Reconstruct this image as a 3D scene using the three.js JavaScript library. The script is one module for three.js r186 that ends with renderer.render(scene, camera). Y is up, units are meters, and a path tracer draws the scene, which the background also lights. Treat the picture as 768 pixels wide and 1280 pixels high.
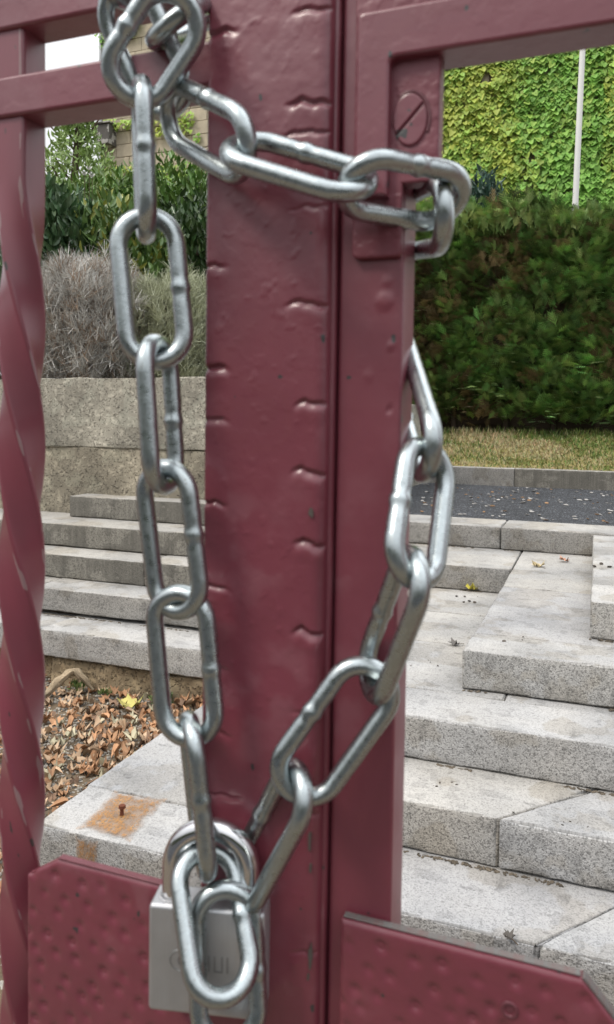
import * as THREE from 'three';
import { mergeGeometries, mergeVertices } from 'three/addons/utils/BufferGeometryUtils.js';
import { RoundedBoxGeometry } from 'three/addons/geometries/RoundedBoxGeometry.js';

// ---------------------------------------------------------------- camera, sky, sun, exposure
const W = 768, H = 1280, F = 960, EYE = 1.55, YAW = THREE.MathUtils.degToRad(20.5), PITCH = THREE.MathUtils.degToRad(2.5), ROLL = 0.015, SHIFT = 71;
const scene = new THREE.Scene();
const camera = new THREE.PerspectiveCamera(2 * Math.atan(H / 2 / F) * 180 / Math.PI, W / H, 0.02, 400);
camera.position.set(0, EYE, 0);
camera.rotation.set(-PITCH, YAW, ROLL, 'YXZ');
camera.setViewOffset(W, H, 0, SHIFT, W, H);
camera.focus = 1.3; camera.userData.fStop = 19;
camera.updateMatrixWorld(true);

const SUN = new THREE.Vector3(-0.42, 0.80, 0.45).normalize();
const skyW = 256, skyH = 128, skyData = new Float32Array(skyW * skyH * 4);
for (let j = 0; j < skyH; j++) for (let i = 0; i < skyW; i++) {
  const el = (j + 0.5) / skyH - 0.5, az = i / skyW * Math.PI * 2, k = (j * skyW + i) * 4;          // bottom row is straight down
  const up = Math.max(0, Math.sin(el * Math.PI));
  const cloud = 1 + 0.06 * Math.sin(az * 3 + 4 * up) + 0.05 * Math.sin(az * 5 - 7 * up + 1);
  const sd = Math.max(0, Math.cos(el * Math.PI) * (Math.cos(az) * SUN.x + Math.sin(az) * SUN.z) + Math.sin(el * Math.PI) * SUN.y);   // brighter cloud round the hidden sun
  const l = (0.42 + 1.05 * up) * cloud * (1 + 0.55 * sd ** 3);
  skyData[k] = l * 0.985; skyData[k + 1] = l; skyData[k + 2] = l * 1.03; skyData[k + 3] = 1;
}
const sky = new THREE.DataTexture(skyData, skyW, skyH, THREE.RGBAFormat, THREE.FloatType);
sky.mapping = THREE.EquirectangularReflectionMapping; sky.magFilter = THREE.LinearFilter; sky.wrapS = THREE.RepeatWrapping; sky.needsUpdate = true;
scene.background = sky; scene.environment = sky;

const sun = new THREE.DirectionalLight(0xfff6ea, 1.35);
sun.target.position.set(-1, 0.5, -3); sun.position.copy(sun.target.position).addScaledVector(SUN, 20); scene.add(sun, sun.target);
sun.castShadow = true; sun.shadow.radius = 28; sun.shadow.mapSize.set(2048, 2048);
Object.assign(sun.shadow.camera, { left: -16, right: 16, top: 16, bottom: -16, near: 0.5, far: 60 });

const renderer = new THREE.WebGLRenderer({ antialias: true });
renderer.setSize(614, 1024); renderer.shadowMap.enabled = true;
renderer.toneMapping = THREE.LinearToneMapping; renderer.toneMappingExposure = 1.38;

// ---------------------------------------------------------------- helpers
let seed = 12345;
const rnd = () => { seed |= 0; seed = seed + 0x6D2B79F5 | 0; let t = Math.imul(seed ^ seed >>> 15, 1 | seed); t = t + Math.imul(t ^ t >>> 7, 61 | t) ^ t; return ((t ^ t >>> 14) >>> 0) / 4294967296; };
const rr = (a, b) => a + (b - a) * rnd();
const V = (x, y, z) => new THREE.Vector3(x, y, z);
const smooth = (a, b, x) => { const t = Math.min(1, Math.max(0, (x - a) / (b - a))); return t * t * (3 - 2 * t); };
const hash = (x, y, z = 0) => { let h = Math.imul(x, 374761393) + Math.imul(y, 668265263) + Math.imul(z, 2147483647 ^ 0x5bd1e995) | 0; h = Math.imul(h ^ h >>> 13, 1274126177); h ^= h >>> 16; return (h >>> 0) / 4294967296; };
function vnoise(x, y, z = 0) {
  const xi = Math.floor(x), yi = Math.floor(y), zi = Math.floor(z); let u = x - xi, v = y - yi, w = z - zi;
  u = u * u * (3 - 2 * u); v = v * v * (3 - 2 * v); w = w * w * (3 - 2 * w); let s = 0;
  for (let k = 0; k < 8; k++) { const a = k & 1, b = k >> 1 & 1, c = k >> 2; s += hash(xi + a, yi + b, zi + c) * (a ? u : 1 - u) * (b ? v : 1 - v) * (c ? w : 1 - w); }
  return s;
}
const fbm3 = (x, y, z, o = 3) => { let s = 0, a = 0.5, n = 0; for (let i = 0; i < o; i++) { s += a * vnoise(x, y, z + i * 17); n += a; x *= 2.03; y *= 2.03; z *= 2.03; a *= 0.5; } return s / n; };
// tileable 2D value noise with a whole-number period
function tnoise(x, y, p, s = 0) {
  const xi = Math.floor(x), yi = Math.floor(y); let u = x - xi, v = y - yi; u = u * u * (3 - 2 * u); v = v * v * (3 - 2 * v);
  const m = (k) => ((k % p) + p) % p, a = hash(m(xi), m(yi), s), b = hash(m(xi + 1), m(yi), s), c = hash(m(xi), m(yi + 1), s), d = hash(m(xi + 1), m(yi + 1), s);
  return a + (b - a) * u + (c - a) * v + (a - b - c + d) * u * v;
}
const tfbm = (u, v, p, o, s) => { let r = 0, a = 0.5, n = 0; for (let i = 0; i < o; i++) { r += a * tnoise(u * p, v * p, p, s + i * 31); n += a; p *= 2; a *= 0.5; } return r / n; };
function tvoro(u, v, n, s) {             // distance to, second distance from, and id of the nearest grain
  const x = u * n, y = v * n, xi = Math.floor(x), yi = Math.floor(y); let d1 = 9, d2 = 9, id = 0;
  for (let j = -1; j < 2; j++) for (let i = -1; i < 2; i++) {
    const cx = ((xi + i) % n + n) % n, cy = ((yi + j) % n + n) % n, dx = xi + i + hash(cx, cy, s) - x, dy = yi + j + hash(cx, cy, s + 1) - y, d = dx * dx + dy * dy;
    if (d < d1) { d2 = d1; d1 = d; id = hash(cx, cy, s + 2); } else if (d < d2) d2 = d;
  }
  return [Math.sqrt(d1), Math.sqrt(d2), id];
}
function tex(n, fn, srgb, repeat = 1) {
  const d = new Uint8Array(n * n * 4);
  for (let j = 0; j < n; j++) for (let i = 0; i < n; i++) {
    const c = fn(i / n, j / n), k = (j * n + i) * 4;
    if (typeof c === 'number') d[k] = d[k + 1] = d[k + 2] = Math.max(0, Math.min(255, c * 255));
    else for (let q = 0; q < 3; q++) d[k + q] = Math.max(0, Math.min(255, c[q] * 255));
    d[k + 3] = typeof c !== 'number' && c.length > 3 ? Math.max(0, Math.min(255, c[3] * 255)) : 255;
  }
  const t = new THREE.DataTexture(d, n, n); t.magFilter = THREE.LinearFilter; t.minFilter = THREE.LinearMipmapLinearFilter; t.generateMipmaps = true;
  t.wrapS = t.wrapT = THREE.RepeatWrapping; t.repeat.set(repeat, repeat); if (srgb) t.colorSpace = THREE.SRGBColorSpace; t.needsUpdate = true; return t;
}
const enc = (l) => l <= 0.0031308 ? 12.92 * l : 1.055 * l ** (1 / 2.4) - 0.055;
const E3 = (r, g, b, a) => a === undefined ? [enc(r), enc(g), enc(b)] : [enc(r), enc(g), enc(b), a];
const lin = (r, g, b) => new THREE.Color().setRGB(r, g, b);

// photo pixel -> direction; the distance always comes from the plane the thing lies on
function dir(px, py) { return V((px - W / 2) / F, -(py - H / 2 + SHIFT) / F, -1).applyQuaternion(camera.quaternion); }
function atZ(px, py, z) { const d = dir(px, py); return d.multiplyScalar(z / d.z).add(camera.position); }
function atY(px, py, y) { const d = dir(px, py); return d.multiplyScalar((y - EYE) / d.y).add(camera.position); }

const used = {};
function numbered(n) { const k = used[n] = (used[n] ?? -1) + 1; return k ? `${n}_${String(k).padStart(3, '0')}` : n; }
function shade(o) { o.castShadow = o.receiveShadow = true; return o; }
function thing(name, label, category, group, kind) {
  const o = new THREE.Group(); o.name = numbered(name); o.userData = { label, category };
  if (group) o.userData.group = group; if (kind) o.userData.kind = kind; scene.add(o); return o;
}
function part(name, geo, mat, parent, kind) { const m = shade(new THREE.Mesh(geo, mat)); m.name = name; if (kind) m.userData.kind = kind; parent.add(m); return m; }
function structure(name, geo, mat, label) { const m = shade(new THREE.Mesh(geo, mat)); m.name = numbered(name); m.userData = { kind: 'structure', label, category: name.replace(/_/g, ' ') }; scene.add(m); return m; }
function inst(name, geo, mat, list, parent) {
  const m = shade(new THREE.InstancedMesh(geo, mat, list.length)); m.name = name; m.userData.kind = 'stuff';
  list.forEach((e, i) => { m.setMatrixAt(i, e.m); if (e.c) m.setColorAt(i, e.c); });
  m.instanceMatrix.needsUpdate = true; if (m.instanceColor) m.instanceColor.needsUpdate = true; parent?.add(m); return m;
}
const _q = new THREE.Quaternion(), _e = new THREE.Euler();
const mat4 = (p, rx, ry, rz, s, order = 'YXZ') => new THREE.Matrix4().compose(p, _q.clone().setFromEuler(_e.set(rx, ry, rz, order)), typeof s === 'number' ? V(s, s, s) : s);
function planarUV(g, fx, fy) { const p = g.attributes.position, u = new Float32Array(p.count * 2); for (let i = 0; i < p.count; i++) { u[2 * i] = fx(p.getX(i), p.getY(i), p.getZ(i)); u[2 * i + 1] = fy(p.getX(i), p.getY(i), p.getZ(i)); } g.setAttribute('uv', new THREE.BufferAttribute(u, 2)); return g; }
// uv in metres by the way each face points
function boxUV(g0, ou = 0, ov = 0) {
  const g = g0.index ? g0.toNonIndexed() : g0, p = g.attributes.position, u = new Float32Array(p.count * 2), a = V(), b = V(), c = V(), n = V();
  for (let i = 0; i < p.count; i += 3) {
    a.fromBufferAttribute(p, i); b.fromBufferAttribute(p, i + 1); c.fromBufferAttribute(p, i + 2);
    n.copy(b).sub(a).cross(c.clone().sub(a)); const x = Math.abs(n.x), y = Math.abs(n.y), z = Math.abs(n.z);
    [a, b, c].forEach((q, k) => { const s = y >= x && y >= z ? [q.x, q.z] : x >= z ? [q.z, q.y] : [q.x, q.y]; u[2 * (i + k)] = s[0] + ou; u[2 * (i + k) + 1] = s[1] + ov; });
  }
  g.setAttribute('uv', new THREE.BufferAttribute(u, 2)); return g;
}
// a hewn block: rounded arrises, uneven faces, chipped edges; ends may run askew (kx metres per metre of depth)
function block(x0, x1, y0, y1, z0, z1, o = {}) {
  const { rad = 0.01, amp = 0.003, seg = 0.05, k0 = 0, k1 = 0, chip = 0.006, freq = 9 } = o, S = [x1 - x0, y1 - y0, z1 - z0];
  const axes = S.map((L) => { const n = Math.min(40, Math.max(1, Math.round(L / seg))), r = Math.min(rad, L * 0.4), t = [0, r * 0.3, r]; for (let i = 1; i < n; i++) t.push(r + (L - 2 * r) * i / n); t.push(L - r, L - r * 0.3, L); return t.map((v) => v - L / 2); });
  const N = axes.map((t) => t.length - 1), g = new THREE.BoxGeometry(...S, ...N), p = g.attributes.position, q = V(), c = V(), d = V(), keys = new Map(), acc = [], key = [];
  const offU = hash(Math.round(x0 * 977), Math.round(y0 * 571), Math.round(z0 * 331)) * 3, offV = hash(Math.round(x1 * 77), Math.round(z1 * 911), 5) * 3;
  for (let i = 0; i < p.count; i++) {
    const ix = ['x', 'y', 'z'].map((_, k) => Math.round((p.getComponent(i, k) / S[k] + 0.5) * N[k]));
    key[i] = ix.join(); q.set(axes[0][ix[0]], axes[1][ix[1]], axes[2][ix[2]]);
    const r = Math.min(rad, S[0] * 0.4, S[1] * 0.4, S[2] * 0.4);
    c.set(...[0, 1, 2].map((k) => THREE.MathUtils.clamp(q.getComponent(k), -S[k] / 2 + r, S[k] / 2 - r)));
    d.copy(q).sub(c); const corner = [d.x, d.y, d.z].filter((v) => Math.abs(v) > r * 0.25).length; d.normalize();
    q.copy(c).addScaledVector(d, r);
    const wx = q.x + (x0 + x1) / 2, wy = q.y + (y0 + y1) / 2, wz = q.z + (z0 + z1) / 2;
    let n = (fbm3(wx * freq + offU * 9, wy * freq, wz * freq, 3) - 0.5) * 2 * amp;
    if (corner > 1) n -= chip * Math.max(0, fbm3(wx * 22, wy * 22 + offV, wz * 22, 2) - 0.45) * 2;
    q.addScaledVector(d, n);
    const tx = q.x / S[0] + 0.5, zz = q.z + S[2] / 2 ;                                   // zz = 0 at the back (-z) end, S at the front
    q.x += (k0 * (1 - tx) + k1 * tx) * (S[2] - zz);
    p.setXYZ(i, q.x + (x0 + x1) / 2, q.y + (y0 + y1) / 2, q.z + (z0 + z1) / 2);
  }
  g.computeVertexNormals(); const nn = g.attributes.normal;
  for (let i = 0; i < p.count; i++) { const k = key[i]; if (!keys.has(k)) { keys.set(k, acc.length); acc.push(V()); } acc[keys.get(k)].add(d.fromBufferAttribute(nn, i)); }
  acc.forEach((v) => v.normalize()); for (let i = 0; i < p.count; i++) { const v = acc[keys.get(key[i])]; nn.setXYZ(i, v.x, v.y, v.z); }
  const uv = g.attributes.uv, counts = [[2, 1], [2, 1], [0, 2], [0, 2], [0, 1], [0, 1]], sizes = [(N[2] + 1) * (N[1] + 1), (N[2] + 1) * (N[1] + 1), (N[0] + 1) * (N[2] + 1), (N[0] + 1) * (N[2] + 1), (N[0] + 1) * (N[1] + 1), (N[0] + 1) * (N[1] + 1)];
  let v = 0; sizes.forEach((n, f) => { for (let e = v + n; v < e; v++) uv.setXY(v, p.getComponent(v, counts[f][0]) + offU, p.getComponent(v, counts[f][1]) + offV); });
  if (o.plain) g.clearGroups(); return g;
}
// a bar swept along y: outline [x, z] (closed), displaced by fn
function sweepY(outline, ys, fn, uvx = 1) {
  const n = outline.length, P = [], U = [], I = []; let peri = [0];
  for (let i = 0; i < n; i++) { const a = outline[i], b = outline[(i + 1) % n]; peri.push(peri[i] + Math.hypot(b[0] - a[0], b[1] - a[1])); }
  ys.forEach((y) => { for (let i = 0; i <= n; i++) { const a = outline[i % n], q = fn ? fn(a[0], y, a[1]) : [a[0], y, a[1]]; P.push(...q); U.push(peri[i] * uvx, y); } });
  for (let j = 0; j < ys.length - 1; j++) for (let i = 0; i < n; i++) { const a = j * (n + 1) + i, b = a + n + 1; I.push(a, b, a + 1, a + 1, b, b + 1); }
  const cap = (j, flip) => { const c = P.length / 3; let s = [0, 0, 0]; for (let i = 0; i < n; i++) for (let k = 0; k < 3; k++) s[k] += P[(j * (n + 1) + i) * 3 + k] / n; P.push(...s); U.push(0, 0); const o = P.length / 3; for (let i = 0; i < n; i++) { const q = (j * (n + 1) + i) * 3; P.push(P[q], P[q + 1], P[q + 2]); U.push(P[q], P[q + 2]); } for (let i = 0; i < n; i++) flip ? I.push(c, o + (i + 1) % n, o + i) : I.push(c, o + i, o + (i + 1) % n); };
  cap(0, true); cap(ys.length - 1, false);
  const g = new THREE.BufferGeometry(); g.setAttribute('position', new THREE.Float32BufferAttribute(P, 3)); g.setAttribute('uv', new THREE.Float32BufferAttribute(U, 2)); g.setIndex(I); g.computeVertexNormals();
  const N = g.attributes.normal, a = V(), b = V();
  for (let j = 0; j < ys.length; j++) { const i0 = j * (n + 1), i1 = i0 + n; a.fromBufferAttribute(N, i0).add(b.fromBufferAttribute(N, i1)).normalize(); N.setXYZ(i0, a.x, a.y, a.z); N.setXYZ(i1, a.x, a.y, a.z); }
  return g;
}
const range = (a, b, n) => Array.from({ length: n + 1 }, (_, i) => a + (b - a) * i / n);

// ---------------------------------------------------------------- materials
const std = (o) => new THREE.MeshStandardMaterial(o), phys = (o) => new THREE.MeshPhysicalMaterial(o);
const gv = (u, v) => { const [a, b, id] = tvoro(u, v, 195, 11), [, , id2] = tvoro(u, v, 340, 19), w = tfbm(u, v, 5, 4, 3), e = b - a; return { id, id2, w, e }; };
const graniteTex = (mean, con, warm0, seedW) => tex(1024, (u, v) => {
  const { id, id2, w } = gv(u, v); let l = 1 + 0.25 * con * (id - 0.5);
  if (id < 0.2) l = 1 - 0.55 * con; else if (id > 0.8) l = 1 + 0.3 * con; if (id2 < 0.14) l *= 1 - 0.6 * con; else if (id2 > 0.88) l = 1 + 0.35 * con;
  const blot = tfbm(u, v, 3, 4, seedW); const pit = tfbm(u, v, 48, 2, seedW + 9); if (pit > 0.8) l *= 0.75; const st = smooth(0.54, 0.62, tfbm(u, v, 6, 5, seedW + 17)), sp = smooth(0.62, 0.68, tfbm(u, v, 19, 4, seedW + 23)); l *= 1 - 0.14 * st - 0.16 * sp; l *= mean * (0.78 + 0.44 * w) * (0.8 + 0.4 * blot); const warm = warm0 + 0.06 * (blot - 0.5) + 0.03 * st; return E3(l * (1 + warm), l, l * (1 - 1.6 * warm));
}, true);
const graniteBump = tex(1024, (u, v) => { const { id, id2, w } = gv(u, v); return 0.35 * id + 0.25 * id2 + 0.4 * w; });
const hewnMap = graniteTex(0.33, 0.66, 0.006, 71), wornMap = graniteTex(0.335, 0.34, 0.003, 73);
// old risers: vertical tooling, brown film of dirt with runs and lichen
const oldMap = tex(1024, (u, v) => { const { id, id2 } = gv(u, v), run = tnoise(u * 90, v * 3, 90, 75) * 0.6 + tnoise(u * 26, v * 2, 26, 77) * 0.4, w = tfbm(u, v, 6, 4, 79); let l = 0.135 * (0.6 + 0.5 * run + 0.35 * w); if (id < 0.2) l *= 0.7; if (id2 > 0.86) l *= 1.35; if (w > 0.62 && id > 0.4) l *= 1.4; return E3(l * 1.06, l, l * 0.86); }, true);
const gm = (map, color, bs = 0.003) => std({ map, bumpMap: graniteBump, bumpScale: bs, roughness: 0.88, color });
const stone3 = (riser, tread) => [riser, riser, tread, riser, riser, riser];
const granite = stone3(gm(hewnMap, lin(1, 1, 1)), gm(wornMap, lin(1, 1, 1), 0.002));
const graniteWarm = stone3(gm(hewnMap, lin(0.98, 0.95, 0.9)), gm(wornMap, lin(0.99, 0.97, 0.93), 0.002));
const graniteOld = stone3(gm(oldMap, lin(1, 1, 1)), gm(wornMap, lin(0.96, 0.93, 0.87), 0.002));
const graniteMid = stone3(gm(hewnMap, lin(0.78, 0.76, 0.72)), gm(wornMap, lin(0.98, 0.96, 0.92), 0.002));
const wallMap = tex(1024, (u, v) => {
  const w = 1.5 * tfbm(u, v, 4, 5, 5) - 0.25, f = tfbm(u, v, 40, 3, 9), g = tfbm(u, v, 90, 2, 13), lic = smooth(0.56, 0.66, tfbm(u, v, 9, 4, 21));
  let r = 0.322, gr = 0.300, b = 0.246; const k = 0.55 + 0.9 * w * (0.6 + 0.8 * f); r *= k; gr *= k; b *= k;
  if (g < 0.3) { r *= 0.5; gr *= 0.5; b *= 0.5; } if (f > 0.66) { r *= 1.25; gr *= 1.25; b *= 1.25; }
  r += lic * 0.05; gr += lic * 0.055; b += lic * 0.045; return E3(r, gr, b);
}, true);
const wallBump = tex(1024, (u, v) => 0.5 * tfbm(u, v, 8, 5, 5) + 0.5 * (1 - smooth(0.25, 0.4, 1 - tfbm(u, v, 60, 3, 9)) * 0.8));
const wallStone = std({ map: wallMap, bumpMap: wallBump, bumpScale: 0.012, roughness: 0.95 });
const wallStoneDark = std({ map: wallMap, bumpMap: wallBump, bumpScale: 0.015, roughness: 0.95, color: lin(0.92, 0.88, 0.82) });
const rubble = std({ map: wallMap, bumpMap: wallBump, bumpScale: 0.02, roughness: 1, color: lin(0.8, 0.66, 0.5) });
const facadeMap = tex(512, (u, v) => { const w = tfbm(u, v, 5, 5, 55), f = tfbm(u, v, 60, 2, 59), k = 0.75 + 0.4 * w + 0.2 * (f - 0.5); return E3(0.5 * k, 0.44 * k, 0.335 * k); }, true);
const facade = [1, 0.9, 1.08].map((k) => std({ map: facadeMap, bumpMap: wallBump, bumpScale: 0.01, roughness: 0.95, color: lin(k, k * 0.985, k * 0.96) }));
const mortar = std({ color: lin(0.5, 0.45, 0.36), roughness: 1 });
const asphaltMap = tex(1024, (u, v) => { const [a, b, id] = tvoro(u, v, 110, 31), w = tfbm(u, v, 6, 4, 37); let l = 0.03 + 0.05 * id * id; if (id > 0.91) l = 0.2; l *= 0.7 + 0.6 * w; return E3(l * 0.94, l, l * 1.12); }, true);
const asphalt = std({ map: asphaltMap, bumpMap: tex(512, (u, v) => 1 - Math.min(1, tvoro(u, v, 110, 31)[0])), bumpScale: 0.012, roughness: 0.92 });
const soilMap = tex(1024, (u, v) => { const w = tfbm(u, v, 6, 5, 41), [, , id] = tvoro(u, v, 80, 43), k = 0.6 + 0.7 * w; return id > 0.86 ? E3(0.33 * k, 0.31 * k, 0.27 * k) : E3(0.12 * k, 0.088 * k, 0.055 * k); }, true);
const soil = std({ map: soilMap, bumpMap: tex(512, (u, v) => tfbm(u, v, 40, 4, 47)), bumpScale: 0.02, roughness: 1 });
const turf = std({ map: tex(512, (u, v) => { const w = tfbm(u, v, 7, 4, 51), f = tfbm(u, v, 60, 2, 53), k = 0.6 + 0.8 * f; return E3(k * (0.2 + 0.08 * w), k * (0.19 + 0.02 * w), 0.075 * k); }, true), roughness: 1 });

const paintBump = tex(1024, (u, v) => { const c = tfbm(u, v, 8, 3, 61), f = smooth(0.4, 0.72, tfbm(u, v * 1, 30, 3, 63)), g = tfbm(u, v, 100, 2, 67); return 0.4 * c + 0.36 * f + 0.1 * g + 0.16 * tnoise(u * 70, v * 6, 70, 69); }, false, 6);
const paintMap = tex(1024, (u, v) => {
  const w = tfbm(u, v, 5, 5, 81), d = tfbm(u, v, 26, 3, 83), k = 0.86 + 0.3 * (w - 0.5); const dust = 0.022 * smooth(0.45, 0.75, d) * smooth(0.4, 0.6, w);
  const chip = tfbm(u, v, 34, 3, 87) > 0.85 ? 1 : 0;
  return chip ? E3(0.03, 0.03, 0.03) : E3(0.192 * k + dust, 0.038 * k + dust, 0.057 * k + dust);
}, true, 4);
const paint = phys({ map: paintMap, bumpMap: paintBump, bumpScale: 0.00022, roughness: 0.46, clearcoat: 0.5, clearcoatRoughness: 0.24 });
const paintSmooth = phys({ map: paintMap, bumpMap: paintBump, bumpScale: 0.00012, roughness: 0.5, clearcoat: 0.5, clearcoatRoughness: 0.28 });
const paintThick = phys({ map: paintMap, bumpMap: paintBump, bumpScale: 0.0007, roughness: 0.5, clearcoat: 0.25, clearcoatRoughness: 0.4 });
const barMap = tex(1024, (u, v) => {
  const w = tfbm(u, v, 5, 5, 81), k = 0.86 + 0.3 * (w - 0.5); let e = 9; for (const c of [0.025, 0.27, 0.52, 0.77, 1.025]) e = Math.min(e, Math.abs(u - c));
  const n = tnoise(u * 40, v * 24, 1024, 121) * 0.5 + tfbm(u, v, 14, 3, 123) * 0.5, sc = e < 0.045 && n > 0.6 + e * 4 ? 1 : 0, chip = tfbm(u, v, 22, 3, 125) > 0.86;
  return sc ? E3(0.27 * k, 0.16 * k, 0.165 * k) : chip ? E3(0.04, 0.03, 0.03) : E3(0.192 * k, 0.038 * k, 0.057 * k);
}, true); barMap.repeat.set(1, 4);
const paintBar = phys({ map: barMap, roughness: 0.46, clearcoat: 0.5, clearcoatRoughness: 0.26 });
const bareSteel = std({ map: tex(256, (u, v) => { const w = tfbm(u, v, 8, 4, 91), k = 0.7 + 0.6 * w; return w > 0.62 ? E3(0.16, 0.06, 0.055) : E3(0.15 * k, 0.145 * k, 0.14 * k); }, true, 5), metalness: 0.25, roughness: 0.6 });
const zincRough = tex(512, (u, v) => { const w = tfbm(u, v, 10, 5, 95); return [0, 0.2 + 0.2 * w, 0]; });
const zincMap = tex(512, (u, v) => { const w = tfbm(u, v, 9, 5, 97), s = tfbm(u, v, 60, 2, 99), k = 0.86 + 0.24 * w; return s > 0.8 ? E3(0.22, 0.22, 0.2) : E3(0.43 * k, 0.475 * k, 0.485 * k); }, true);
const zincBump = tex(512, (u, v) => tfbm(u, v, 26, 4, 101));
const zinc = std({ map: zincMap, metalness: 1, roughness: 1, roughnessMap: zincRough, bumpMap: zincBump, bumpScale: 0.00004 });
const chrome = std({ color: lin(0.66, 0.66, 0.67), metalness: 1, roughness: 0.12 });
const leafMat = phys({ roughness: 0.55, side: THREE.DoubleSide, transmission: 0.25, thickness: 0, specularIntensity: 0.6 });
const glossLeaf = phys({ roughness: 0.34, side: THREE.DoubleSide, transmission: 0.2, thickness: 0 });
const dryMat = std({ roughness: 0.85, side: THREE.DoubleSide });
const bark = std({ color: lin(0.09, 0.065, 0.045), roughness: 1 });
const rustMat = std({ color: lin(0.12, 0.035, 0.015), roughness: 0.95 });
const whitePaint = std({ color: lin(0.74, 0.74, 0.72), roughness: 0.5 });

// ---------------------------------------------------------------- ground, terraces, lawn
{
  const g = new THREE.PlaneGeometry(300, 300); g.rotateX(-Math.PI / 2); planarUV(g, (x) => x, (x, y, z) => z);
  structure('ground', g, soil, 'brown stony soil at the foot of the steps');
}
structure('terrace_ground', boxUV(new THREE.BoxGeometry(40, 1.8, 60).translate(-22.5, 0.88, -35.36)), soil, 'raised planted bed behind the stone retaining wall');
structure('asphalt_path', boxUV(new THREE.BoxGeometry(9, 0.9, 3.42).translate(2.5, 0.352, -7.88)), asphalt, 'dark asphalt path above the granite steps');
{
  const nx = 60, nz = 14, x0 = -2.6, x1 = 8, P = [], I = [];
  for (let j = 0; j <= nz; j++) for (let i = 0; i <= nx; i++) { const x = x0 + (x1 - x0) * i / nx, t = j / nz, z = -9.72 - 1.9 * t; P.push(x, 1.0 + 0.44 * t + 0.03 * (fbm3(x * 1.5, t * 3, 1) - 0.5), z); }
  for (let j = 0; j < nz; j++) for (let i = 0; i < nx; i++) { const a = j * (nx + 1) + i, b = a + nx + 1; I.push(a, a + 1, b, a + 1, b + 1, b); }
  const g = new THREE.BufferGeometry(); g.setAttribute('position', new THREE.Float32BufferAttribute(P, 3)); g.setIndex(I); planarUV(g, (x) => x, (x, y, z) => z); g.computeVertexNormals();
  structure('lawn', g, turf, 'dry yellowing lawn sloping up to the conifer hedge');
  structure('terrace_ground', boxUV(new THREE.BoxGeometry(14, 1.42, 60).translate(4.5, 0.70, -41.6)), soil, 'level ground between the conifer hedge and the ivy building');
  const bl = new THREE.BufferGeometry(); bl.setAttribute('position', new THREE.Float32BufferAttribute([-0.006, 0, 0, 0.006, 0, 0, 0.004, 0.035, 0.008, -0.004, 0.035, 0.008, 0, 0.07, 0.03], 3)); bl.setIndex([0, 1, 2, 0, 2, 3, 3, 2, 4]); bl.computeVertexNormals();
  const L = [];
  for (let i = 0; i < 26000; i++) {
    const x = rr(-2.3, 4), t = Math.pow(rnd(), 0.9), z = -9.74 - 1.85 * t, y = 1.0 + 0.44 * t + 0.03 * (fbm3(x * 1.5, t * 3, 1) - 0.5), dry = fbm3(x * 1.3, z * 2.5, 4, 3);
    const c = rnd() < smooth(0.38, 0.62, dry) * 0.85 + 0.1 ? lin(0.37 + rr(-.06, .08), 0.33 + rr(-.05, .05), 0.18) : lin(0.12 + rr(-.03, .05), 0.17 + rr(-.03, .04), 0.04);
    L.push({ m: mat4(V(x, y - 0.004, z), rr(-0.5, 0.7), rr(0, 6.3), rr(-0.4, 0.4), V(rr(0.8, 1.4), rr(0.35, 1.0) * (t > 0.9 ? 1.8 : 1), 1)), c });
  }
  const m = inst('grass', bl, dryMat, L); m.userData.label = 'short dry grass on the lawn below the hedge'; m.userData.category = 'grass'; scene.add(m);
}

// road behind the camera; unseen hedge added to darken reflections in paint and chain
{
  const g = new THREE.PlaneGeometry(120, 8); g.rotateX(-Math.PI / 2); g.translate(0, 0.006, 6.2); planarUV(g, (x) => x, (x, y, z) => z); structure('road', g, asphalt, 'asphalt road in front of the gate');
  const h = thing('added_street_hedge', 'long dark hedge added unseen across the road to darken reflections', 'hedge'); part('leaf_mass', block(-30, 30, 0, 4.0, 11.6, 12.8, { plain: 1, rad: 0.3, amp: 0.35, freq: 1.6, seg: 0.4 }), std({ color: lin(0.045, 0.06, 0.028), roughness: 1 }), h);
}

// ---------------------------------------------------------------- granite steps
const YA = 0.163, YB = 0.323, YC = 0.483, YD = 0.643, YE = 0.803, GAP = 0.003;
const SO = { rad: 0.008, amp: 0.003, chip: 0.022, seg: 0.035 };
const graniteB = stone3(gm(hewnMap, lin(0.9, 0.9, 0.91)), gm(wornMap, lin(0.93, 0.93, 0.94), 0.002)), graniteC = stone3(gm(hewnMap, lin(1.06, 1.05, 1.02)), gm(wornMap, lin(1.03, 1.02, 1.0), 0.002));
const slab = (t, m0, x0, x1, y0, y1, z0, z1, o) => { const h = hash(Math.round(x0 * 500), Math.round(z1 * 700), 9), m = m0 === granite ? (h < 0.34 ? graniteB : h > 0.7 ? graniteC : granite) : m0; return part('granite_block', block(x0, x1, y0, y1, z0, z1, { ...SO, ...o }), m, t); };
const steps = thing('granite_steps', 'pale granite entrance steps with a lower landing and joints between the blocks', 'steps');
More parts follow.
